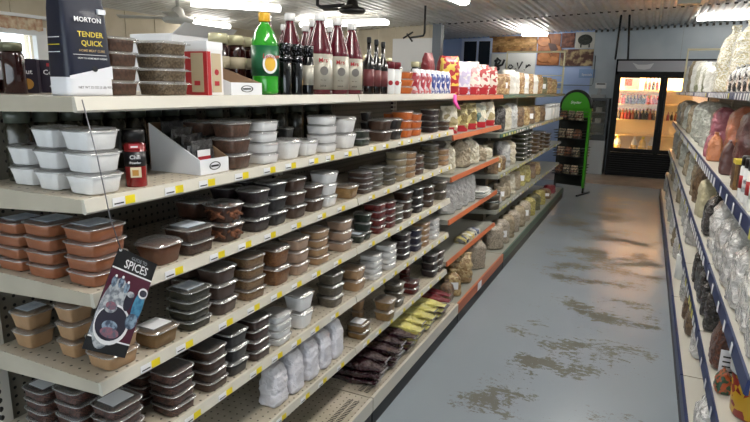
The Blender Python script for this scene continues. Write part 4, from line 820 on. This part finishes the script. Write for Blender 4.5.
for i in range(6):
    bottle('spray_bottle', 'white bottle with black cap, ' + ORD[i] + ' from the near end, ' + ('front' if i < 4 else 'back') + ' row of blue second shelf', 'bottle', .375 if i < 4 else .44, (2.29 + i*.085) if i < 4 else 2.3 + (i-4)*.1, R1, .165, .030, whitepl, black, 'shaker', rb_ if i % 2 else mat('ink_label', '5a5a60', .4, col2='d8d8d8', scale=60), labz=(.25, .55), group='white bottles with black caps')
R2 = .72
row('bulk_bag', [(.40, 4.65, .17, .13, .30, brnb, 'beige brown paper bag'), (.41, 4.95, .17, .13, .31, clg, 'second beige bag'), (.39, 4.15, .15, .10, .24, film('cream_paper', 'cfc8aa', 'bdb592', 14, bump=.5, coat=.3), 'cream pointed paper bag'), (.41, 3.62, .17, .14, .25, dkb, 'shiny black bag'), (.41, 5.5, .2, .15, .33, gbb, 'grey green bag'), (.41, 6.1, .2, .15, .3, clg, 'far beige bag'), (.41, 6.9, .2, .15, .3, gbb, 'far grey green bag'), (.41, 7.6, .2, .15, .3, clg, 'farther beige bag'), (.41, 8.2, .2, .15, .29, gbb, 'second to last bag'), (.41, 8.85, .2, .15, .29, papr, 'last white bag by the cooler')], R2, ['gusset', 'gusset', 'round', 'tie', 'round', 'tie', 'round', 'tie', 'round', 'round'], 'blue bays third shelf')
cw = film('clear_white_bag', 'cfcdca', 'e8e6e4', 24, bump=1.0, bs=26, coat=1, rough=.18)
for i, (x, y, w_, d, h) in enumerate([(.44, 3.22, .22, .2, .31), (.43, 2.92, .20, .18, .28), (.44, 2.66, .20, .2, .29), (.43, 2.41, .19, .18, .27), (.44, 2.17, .19, .18, .28), (.43, 1.95, .18, .18, .27), (.65, 2.8, .22, .14, .31), (.65, 2.5, .22, .14, .31)]):
    bag('clear_bag', 'clear crinkled bag of white goods, ' + (ORD[i] + ' from the black bag, blue third shelf' if i < 6 else ['back row by the middle', 'back row nearer'][i-6] + ', blue third shelf'), 'bag', x, y, R2, w_, d, h, 'tie', cw, seed=i*1.7, group='clear bags of white goods')
R3 = .385
row('bulk_bag', [(.39, 4.75, .15, .12, .24, sil, 'clear silver bag nearest the black pouches'), (.39, 5.0, .15, .12, .25, cw, 'clear white bag'), (.39, 5.35, .18, .14, .28, sil, 'second clear silver bag'), (.39, 5.8, .2, .14, .28, gbb, 'grey green bag'), (.39, 6.5, .2, .14, .28, clg, 'far beige bag'), (.39, 7.3, .2, .14, .28, cw, 'far white bag'), (.39, 8.1, .2, .14, .28, clg, 'farther beige bag'), (.39, 8.85, .2, .14, .27, gbb, 'last green bag by the cooler')], R3, 'round', 'blue bays fourth shelf')
for i in range(5): bag('black_pouch', 'dark coffee bag with clear gathered top, ' + ORD[i] + ' from the near end', 'bag', .385, 3.02 + i*.19, R3, .12, .11, .23, 'tie', dkb, seed=i*2.9, group='dark pouches on the blue fourth shelf', topm=cw, rz=rnd.uniform(-.2, .2))
bag('brown_bean_bag', 'clear bag of reddish brown beans beside the candy bucket', 'bag', .40, 2.60, R3, .14, .13, .23, 'seal', film('bean_film', '6a3c26', '4a2616', 110, vor=True, coat=.8), seed=4)
t = thing('candy_bucket', 'white rimmed bucket covered in colourful candy print', 'bucket', (.46, 2.22, R3 + .001))
cand = mat('candy_print', 'c89a1e', .4, col2='8a1f18', scale=45, vor=True, lo=.5, hi=.55, coat=.4)
MB().lathe([(.072, 0), (.078, .01), (.088, .16)], 26).build('body', cand, t); MB().lathe([(.088, .16), (.096, .162), (.097, .19), (.092, .195), (.086, .19)], 26).build('rim', whitepl, t); MB().lathe([(.086, .186), (.08, .19)], 26).build('lid', whitepl, t)
bag('candy_bag', 'bag of multicoloured candies behind the candy bucket', 'bag', .375, 2.365, R3, .07, .06, .085, 'seal', mat('candy_mix', '244a34', .4, col2='a8502a', scale=90, vor=True, lo=.45, hi=.55, coat=.8), seed=5)
t = thing('sign_card', 'white printed card standing by the brown bean bag', 'card', (.41, 2.43, R3 + .001)); MB().box(-.05, .05, -.001, .001, 0, .14).build('card', whp, t)
for k_ in range(5): MB().box(-.04, .03, -.0022, -.0014, .03 + k_*.02, .036 + k_*.02).build('print_line', blkp, t)
RB = .14
row('bulk_bag', [(.38, 2.42, .20, .17, .235, cw, 'large clear bag of white sugar nearest'), (.40, 3.25, .13, .12, .22, cw, 'clear white bag set beside brown bags'), (.39, 4.15, .15, .12, .2, sil, 'silvery bag after the brown bags'), (.38, 3.55, .12, .11, .21, brnb, 'first brown bag'), (.38, 3.80, .12, .11, .22, brnb, 'second brown bag'), (.39, 5.2, .16, .13, .24, cw, 'clear white bag after the paper roll'), (.39, 5.6, .16, .13, .22, clg, 'beige bag after the paper roll'), (.39, 6.1, .16, .13, .24, cw, 'far clear white bag'), (.39, 6.7, .16, .13, .24, gbb, 'far grey green bag'), (.39, 7.4, .18, .13, .24, cw, 'farther clear white bag'), (.39, 8.1, .18, .13, .22, gbb, 'farthest grey green bag'), (.39, 8.85, .18, .13, .2, cw, 'last white bag by the cooler')], RB, ['tie', 'tie', 'round', 'seal', 'seal', 'round', 'round', 'round', 'round', 'round', 'round', 'round'], 'blue bays base shelf')
t = thing('paper_roll', 'white paper roll standing on the blue base shelf', 'roll', (.375, 4.65, RB + .001)); MB().lathe([(.058, 0), (.06, .002), (.06, .178), (.058, .18), (.02, .18), (.02, .15)], 24).build('roll', mat('paper_white', 'dcdedd', .7), t)
# ------------------------------------------------------------------ drinks cooler
t = thing('drinks_cooler', 'black two-door glass front drinks cooler with warm lit shelves', 'fridge', (.2, 11.15, .004)); CB = mat('cooler_black', '090a0b', .5, spec=.25); CW = mat('cooler_lining', 'f4e4c4', .6); CH = mat('header_grey', '9a9aa0', .4)
b = MB(); b.box(-.79, -.74, 0, .62, 0, 2.05); b.box(.74, .79, 0, .62, 0, 2.05); b.box(-.79, .79, .60, .64, 0, 2.05); b.box(-.79, .79, 0, .62, 1.785, 2.05); b.box(-.03, .03, .0, .02, .42, 1.8); b.box(-.79, .79, 0.02, .62, 0, .42); b.build('cabinet', CB, t)
b = MB(); b.box(-.74, .74, .58, .60, .42, 1.8); b.box(-.74, -.73, .05, .6, .42, 1.8); b.box(.73, .74, .05, .6, .42, 1.8); b.box(-.74, .74, .05, .6, .42, .43); b.build('lining', CW, t)
b = MB(); b.box(-.76, .76, -.02, 0, 1.84, 2.02); h_ = b.build('header_panel', CH, t)
for i in range(9): MB().box(-.76, .76, -.012, .02, .05 + i*.04, .072 + i*.04).build('grille_slat', CB, t)
hw = mat('header_white', 'c9c9cc', .5)
b = MB(); b.loft([[(-.53, -.0215, 1.99), (-.44, -.0215, 1.955), (-.30, -.0215, 1.955), (-.19, -.0215, 1.98), (-.24, -.0215, 1.89), (-.33, -.0215, 1.87), (-.44, -.0215, 1.88)], [(-.53, -.024, 1.99), (-.44, -.024, 1.955), (-.30, -.024, 1.955), (-.19, -.024, 1.98), (-.24, -.024, 1.89), (-.33, -.024, 1.87), (-.44, -.024, 1.88)]][::-1], 0, sm=False); b.build('header_emblem', hw, h_)
for k_, x0 in enumerate((-.745, .005)):
    b = MB(); W = .74; b.box(x0, x0 + .055, -.03, .02, .43, 1.79); b.box(x0 + W - .055, x0 + W, -.03, .02, .43, 1.79); b.box(x0 + .055, x0 + W - .055, -.03, .02, .43, .50); b.box(x0 + .055, x0 + W - .055, -.03, .02, 1.73, 1.79)
    dr = b.build('door', CB, t); MB().box(x0 + .055, x0 + W - .055, -.008, -.004, .50, 1.73).build('glass_pane', clear('cooler_glass', (.97, .97, .95), .015, .02), dr)
    MB().box(x0 + (W - .05 if k_ == 0 else .03), x0 + (W - .03 if k_ == 0 else .05), -.06, -.035, .85, 1.35).build('handle', black, dr)
for z in (.72, 1.0, 1.27, 1.52):
    MB().box(-.73, .73, .08, .57, z, z + .012).build('shelf', mat('cooler_shelf', 'ecd2a4', .5), t)
for x in (-.715, .715): MB().box(x - .012, x + .012, .02, .04, .5, 1.72).build('light_tube', mat('cooler_glow', 'ffd79c', .5, emit=COOLER), t)
MB().box(-.7, .7, .06, .5, 1.77, 1.785).build('light_tube', MATS['cooler_glow'], t)
cols = [mat('drink_red', 'a01f22', .25, coat=.6), mat('drink_purple', '4a2350', .25, coat=.6), mat('drink_dark', '1e1210', .2, coat=.6), mat('drink_amber', 'a8481c', .25, coat=.6), mat('drink_pink', 'd0605a', .25, coat=.6), mat('milk', 'ece8dc', .3), mat('juice_yellow', 'e8c060', .3, coat=.5)]
CN = ['red', 'purple', 'dark', 'amber', 'pink', 'milk white', 'yellow']
seqs = [(1.532, .085, [3, 0, 2, 0, 2, 4, 0], -.28, .21, 'top'), (1.282, .075, [3, 0, 2, 1, 2, 1, 2, 2, 4, 4, 4, 4], -.66, .17, 'second'), (1.012, .078, [2, 3, 0, 0, 3, 2, 1, 2, 2, 3, 2], -.66, .19, 'third')]
for z, dx, sq_, x0, h, nm in seqs:
    for i, c in enumerate(sq_):
        x = .2 + x0 + i*dx*.72
        if x > .16: break
        bottle('drink_bottle', f"{CN[c]} drink bottle in the cooler, {ORD[i]} along the {nm} shelf", 'bottle', x, 11.29, z + .004, h, .029, cols[c], cols[(c+2) % 5] if c != 4 else wc, 'slim', None, group='drink bottles in the cooler', n=10)
for i, c in enumerate([0, 2, 3, 2, 0, 2]): bottle('drink_bottle', f"{CN[c]} drink bottle behind the second cooler door, {ORD[i]} in line", 'bottle', .33 + i*.06, 11.29, 1.012 + .004, .15, .024, cols[c], cols[2], 'slim', None, group='drinks behind second door', n=10)
for i in range(4):
    t2 = bottle('milk_jug', 'milk jug in the cooler bottom, ' + ORD[i] + ' from the door hinge side', 'bottle', -.44 if i == 0 else -.30 + i*.14, 11.33, .437 , .27, .065 if i in (0, 2) else .05, cols[5] if i != 2 else cols[6], wc if i % 2 else yelp, 'jug', cols[6], labz=(.2, .45), group='milk jugs', n=14)
t = thing('price_sign', 'orange square sign inside the cooler top', 'sign', (-.36, 11.20, 1.60)); MB().box(-.06, .06, 0, .003, 0, .12).build('sign', mat('orange_sign', 'd86a1c', .5), t)
t = thing('poster', 'white paper behind the orange sign in the cooler', 'paper', (-.30, 11.24, 1.54)); MB().box(-.17, .12, 0, .002, 0, .2).build('sheet', whp, t)
# pipes above cooler
for i, x in enumerate((-.63, -.42)):
    o = MB().tube([(x, 11.4, 2.07), (-.46 + .05*i + (x+.5)*.3, 9.35, 2.575)], .016).build('hanger_rod', darkm); tag(o, ['thin black rod from ceiling to the cooler edge', 'second thin black rod from ceiling behind the cooler top'][i], 'rod')
# ------------------------------------------------------------------ deli case and printer
t = thing('deli_case', 'dark glass fronted display case left of the drinks cooler', 'display case', (-1.02, 11.05, .004)); dk = mat('case_dark', '3a4044', .35); 
b = MB(); b.box(-.40, .38, .05, .7, 0, .62); b.build('base', mat('case_base', 'b5babd', .4), t); b = MB(); b.box(-.40, .38, .02, .7, .62, .72); b.box(-.40, -.36, .05, .7, .72, 1.36); b.box(.34, .38, .05, .7, .72, 1.36); b.box(-.40, .38, .2, .7, 1.32, 1.37); b.box(-.36, .34, .66, .7, .72, 1.32); b.build('frame', dk, t)
MB().loft([[(-.36, .05, .72), (.34, .05, .72), (.34, .054, .72), (-.36, .054, .72)], [(-.36, .2, 1.32), (.34, .2, 1.32), (.34, .204, 1.32), (-.36, .204, 1.32)]], 0, sm=False).build('glass_pane', glass, t)
for z in (.9, 1.1): MB().box(-.36, .34, .2, .64, z, z + .01).build('shelf', steel, t)
MB().box(-.38, .36, .03, .05, .62, .70).build('counter_edge', mat('wood_edge', '5a4336', .5), t)
for i in range(8):
    x = -1.30 + (i % 4)*.16; z = (.914, 1.114)[i // 4]
    carton('food_pack', 'small package in the dark display case, ' + ORD[i % 4] + (' on the lower shelf' if i < 4 else ' on the upper shelf'), 'box', x, 11.45, z, .11, .1, .09, [mat('pack_beige', 'a89a78', .5), mat('pack_grey', '7c8488', .5), yb_, papr][i % 4], rz=PI/2, group='packages in the display case')
t = thing('receipt_printer', 'pale grey label scale on top of the display case', 'scale', (-.86, 11.5, 1.376)); b = MB(); b.box(-.12, .12, -.1, .1, 0, .06); b.build('base', mat('scale_grey', '9a9c9e', .4), t)
b = MB(); b.loft([[(-.03, -.02, .06), (.03, -.02, .06), (.03, .02, .06), (-.03, .02, .06)], [(-.01, .02, .18), (.05, .02, .18), (.05, .06, .18), (-.01, .06, .18)]], 0, sm=False); b.build('neck', mat('scale_grey', '9a9c9e', .4), t); b = MB(); b.box(-.07, .12, .0, .05, .17, .27); b.build('display', whitepl, t); MB().box(-.05, .10, -.002, 0, .24, .262).build('screen', blkp, t)
# ------------------------------------------------------------------ green snack rack
gb = mat('rack_green', '3f9a1f', .4); gk = mat('rack_wire', '0f1411', .4)
t = thing('snack_rack', 'tall green and black snack rack with round top sign and wire baskets', 'rack', (-.95, 8.80, .002), PI/2 - .3)
for y in (-.22, .22):
    b = MB(); b.box(.0, .03, y - .012, y + .012, 0, 1.3); b.box(-.2, .25, y - .012, y + .012, 0, .02); b.build('upright', gk, t)
b = MB(); b.box(.008, .022, -.205, .205, 1.12, 1.25); b.build('green_panel', gb, t); b = MB(); b.box(.009, .021, -.205, .205, .12, 1.12); b.build('black_panel', gk, t); b = MB(); b.box(-.02, .034, -.232, -.205, .1, 1.25); b.build('green_edge', gb, t)
arc = [(.42*.5*math.cos(a*PI/16)*1.05, 1.24 + .24*math.sin(a*PI/16)) for a in range(17)]
b = MB(); b.loft([[(x_, y_, z_) for y_, z_ in arc] for x_ in (-.005, .035)], 0, sm=False); b.build('header_sign', gb, t)
b = MB(); b.tube([(.015, y_*1.03, z_ + .010) for y_, z_ in arc], .026); b.build('header_rim', gk, t)
pl_ = thing('x', 'temporary placeholder label text', 'x') if False else None
HD = (0.0, -.225)
b = MB(); b.box(-.21, .21, -.001, .001, 0, .01)
lettering(t, 'Snyder', .055, (-.006, 0, 1.33), (0, -1, 0), (0, 0, 1), whp, off=.002, shear=.2)
snk = [film('snack_pack_a', '7a4a3a', 'd8c8a8', 50, vor=True), film('snack_pack_b', '4a4038', 'b8a888', 50, vor=True), film('snack_pack_c', 'a06a4a', '3a2a28', 50, vor=True)]
for k_, z in enumerate((.30, .56, .82, 1.08)):
    for side, sx in (('front', -1), ('back', 1)):
        b = MB(); x0 = .03*sx; 
        for q in range(4): b.tube([(x0, -.2, z + .04*q), (x0 + sx*(.17 + .02*q), -.18, z + .04*q), (x0 + sx*(.17 + .02*q), .18, z + .04*q), (x0, .2, z + .04*q)], .005, 6)
        b.box(min(x0, x0 + sx*.17), max(x0, x0 + sx*.17), -.19, .19, z - .006, z); b.build('basket', gk, t)
ca, sa = math.cos(PI/2 - .3), math.sin(PI/2 - .3)
for k_, z in enumerate((.30, .56, .82, 1.08)):
    for side, sx in (('near', -1), ('aisle', 1)):
        for j in range(3):
            lx, ly = sx*(.11), (j - 1)*.115
            bag('snack_pack', f"{['brown', 'tan', 'dark'][j]} snack pack in {ORD[k_]} basket from the floor, {side} side of green rack", 'packet', -.95 + lx*ca - ly*sa, 8.80 + lx*sa + ly*ca, z + .003, .10, .10, .13, 'seal', snk[(j + k_) % 3], seed=j + k_, rz=PI/2 - .3, group='snack packs in the green rack')
# ------------------------------------------------------------------ signs and pictures on the back wall
def panel(name, label, cat, x0, x1, z0, z1, m, y=11.78, th=.02):
    t = thing(name, label, cat, ((x0+x1)/2, y, z0)); MB().box(x0 - (x0+x1)/2, x1 - (x0+x1)/2, 0, th, 0, z1 - z0).build('panel', m, t); return t
pt = mat('potato_print', 'b98a50', .5, col2='5a3a20', scale=9, lo=.35, hi=.7)
t = panel('picture_panel', 'wide food picture of golden sliced potatoes above the script sign', 'picture', -3.05, -2.1, 2.22, 2.53, pt)
for i in range(6):
    o = MB().lathe([(.10, 0), (.09, .004)], 20).build('potato_slice', mat('slice_print', 'c9a06a', .5, col2='a07a48', scale=12), t, (-.38 + i*.15, -.004, .15 + .04*(i % 2))); o.rotation_euler = (PI/2, 0, 0); o.scale = (1, .7, 1)
t = panel('script_sign', 'white sign with black brush script hanging on the blue wall', 'sign', -3.0, -2.1, 1.62, 2.2, mat('sign_white', 'd9dad6', .5), y=11.76)
def stroke(pts, r=.014): MB().tube([(x, -.004, z) for x, z in pts], r, 6).build('script_stroke', blkp, t)
stroke([(-.36, .42), (-.30, .47), (-.24, .44), (-.27, .38), (-.34, .36), (-.28, .34), (-.26, .28), (-.33, .2), (-.40, .24), (-.36, .30), (-.2, .36), (-.16, .46)], .024); stroke([(-.30, .50), (-.33, .38), (-.35, .26)], .026)
stroke([(-.12, .40), (-.13, .29)]); stroke([(-.04, .36), (-.08, .31), (-.03, .28), (.02, .32), (-.03, .36)]); stroke([(.07, .28), (.075, .29)], .018); stroke([(.10, .40), (.13, .28), (.20, .42)], .016); stroke([(.24, .26), (.25, .27)], .018); stroke([(.28, .36), (.27, .30), (.33, .36), (.36, .34)], .016)
for q in (0, 1): stroke([(-.16 + q*.06, .10), (-.17 + q*.06, .04)], .012)
po = mat('potato_brown', 'a3673a', .5, col2='7a4522', scale=6)
t = panel('picture_panel', 'large picture of brown potatoes with a dark knife shape', 'picture', -2.08, -1.66, 1.97, 2.56, po)
for x, z, r_ in ((-.1, .45, .13), (.12, .3, .12), (-.08, .15, .13), (.1, .1, .1)):
    o = MB().lathe([(r_, 0), (r_*.9, .004)], 20).build('potato', mat('potato_light', 'b87a48', .5, col2='a0663a', scale=8), t, (x, -.003, z)); o.rotation_euler = (PI/2, 0, 0); o.scale = (1, .75, 1)
b = MB(); b.loft([[(-.02, -.008, .42), (.12, -.008, .40), (.18, -.008, .30), (.06, -.008, .22), (.02, -.008, .32)], [(-.02, -.010, .42), (.12, -.010, .40), (.18, -.010, .30), (.06, -.010, .22), (.02, -.010, .32)]][::-1], 0, sm=False); b.build('dark_shape', mat('dark_red_print', '3a1a14', .5), t)
panel('picture_panel', 'small dark red picture above the long brown one', 'picture', -1.64, -1.40, 2.30, 2.57, mat('berry_picture', '4a241c', .5, col2='8a5a48', scale=14))
t = panel('picture_panel', 'white picture of a round black pot on short legs', 'picture', -1.39, -1.04, 2.28, 2.58, mat('pale_picture', 'c9c7be', .5))
o = MB().lathe([(.13, 0), (.12, .004)], 24).build('pot_print', mat('pot_black', '22241f', .5, col2='3c4038', scale=20), t, (0, -.003, .16)); o.rotation_euler = (PI/2, 0, 0); o.scale = (1, .75, 1)
for x in (-.08, .07): MB().box(x, x + .025, -.006, 0, .02, .08).build('pot_leg', blkp, t)
panel('picture_panel', 'long brown and cream food picture under the pot picture', 'picture', -1.64, -1.04, 1.96, 2.27, mat('meat_picture', '4f2a20', .5, col2='b5a078', scale=9, lo=.45, hi=.6))
t = panel('small_sign', 'small blue sign with white lettering beside the cooler', 'sign', -1.27, -.98, 1.74, 1.90, mat('sign_blue', '7f9cc8', .4)); lettering(t, 'Specials', .06, (0, -.001, .06), (1, 0, 0), (0, 0, 1), whp, off=.001)
t = thing('wall_conduit', 'thin grey conduit loop on the blue wall below the pictures', 'pipe', (-1.0, 11.77, 1.5)); MB().tube([(0, 0, .65), (0, 0, .15), (-.02, 0, .1), (-.9, 0, .1)], .008).build('pipe', steel, t)
# ------------------------------------------------------------------ ceiling fans and black fittings
def fan(label, x, y, drop, m, blades, ln, hub, a0=.3, group=None):
    zc = ZC(x) - .03; t = thing('ceiling_fan', label, 'fan', (x, y, zc), a0, group)
    MB().lathe([(.018, -drop), (.018, -.03), (.05, -.03), (.055, 0)], 14).build('downrod', m, t)
    MB().lathe([(.02, -drop - hub*1.1), (hub*1.3, -drop - hub*1.0), (hub*1.55, -drop - hub*.75), (hub*1.3, -drop - hub*.5), (hub*.7, -drop - hub*.3), (hub*.55, -drop + hub*.3), (.02, -drop + hub*.5)], 20).build('motor', m, t)
    for i in range(blades):
        a = 2*PI*i/blades; b = MB(); c, s_ = math.cos(a), math.sin(a); zz = -drop - hub*.62
        ring = [(hub*1.2, -.03), (hub*1.2 + .12, -.045), (ln, -.06), (ln, .06), (hub*1.2 + .12, .045), (hub*1.2, .03)]
        b.loft([[(p*c - q*s_, p*s_ + q*c, zz + q*.15 + o) for p, q in ring] for o in (0, .006)], 0, sm=False); b.build('blade', m, t)
fw = mat('fan_white', 'c6c4bc', .4); fb = mat('fan_black', '1e1b1a', .4)
fan('white ceiling fan above the clear tubs and open white box', -4.75, 4.95, .17, fw, 4, .62, .11, .62)
fan('black ceiling fan above the burgundy juice bottles', -3.1, 5.9, .09, fb, 4, .34, .10)
t = thing('ceiling_bracket', 'black pipe dropping from the ceiling with a bent arm near the white door', 'bracket', (-2.64, 6.98, 2.50)); MB().tube([(0, 0, 0), (0, 0, -.33), (-.02, .02, -.36), (-.24, .15, -.37)], .014).build('pipe', fb, t)
MB().tube([(-.34, .12, -.38), (-.22, .16, -.30)], .012).build('cross_arm', fb, t); MB().tube([(-.30, .15, -.32), (-.22, .15, -.42)], .012).build('cross_arm', fb, t)
o = MB().tube([(-3.55, 5.9, 2.50), (-3.55, 5.9, 2.40), (-3.52, 5.93, 2.38), (-3.25, 6.0, 2.40)], .02).build('pipe_fitting', fb); tag(o, 'black bent pipe fitting next to the black ceiling fan', 'pipe')
o = MB().box(.18, .42, 7.9, 8.1, 2.52, 2.58).build('ceiling_box', greym); tag(o, 'small grey junction box fixed under the ribbed ceiling', 'box')
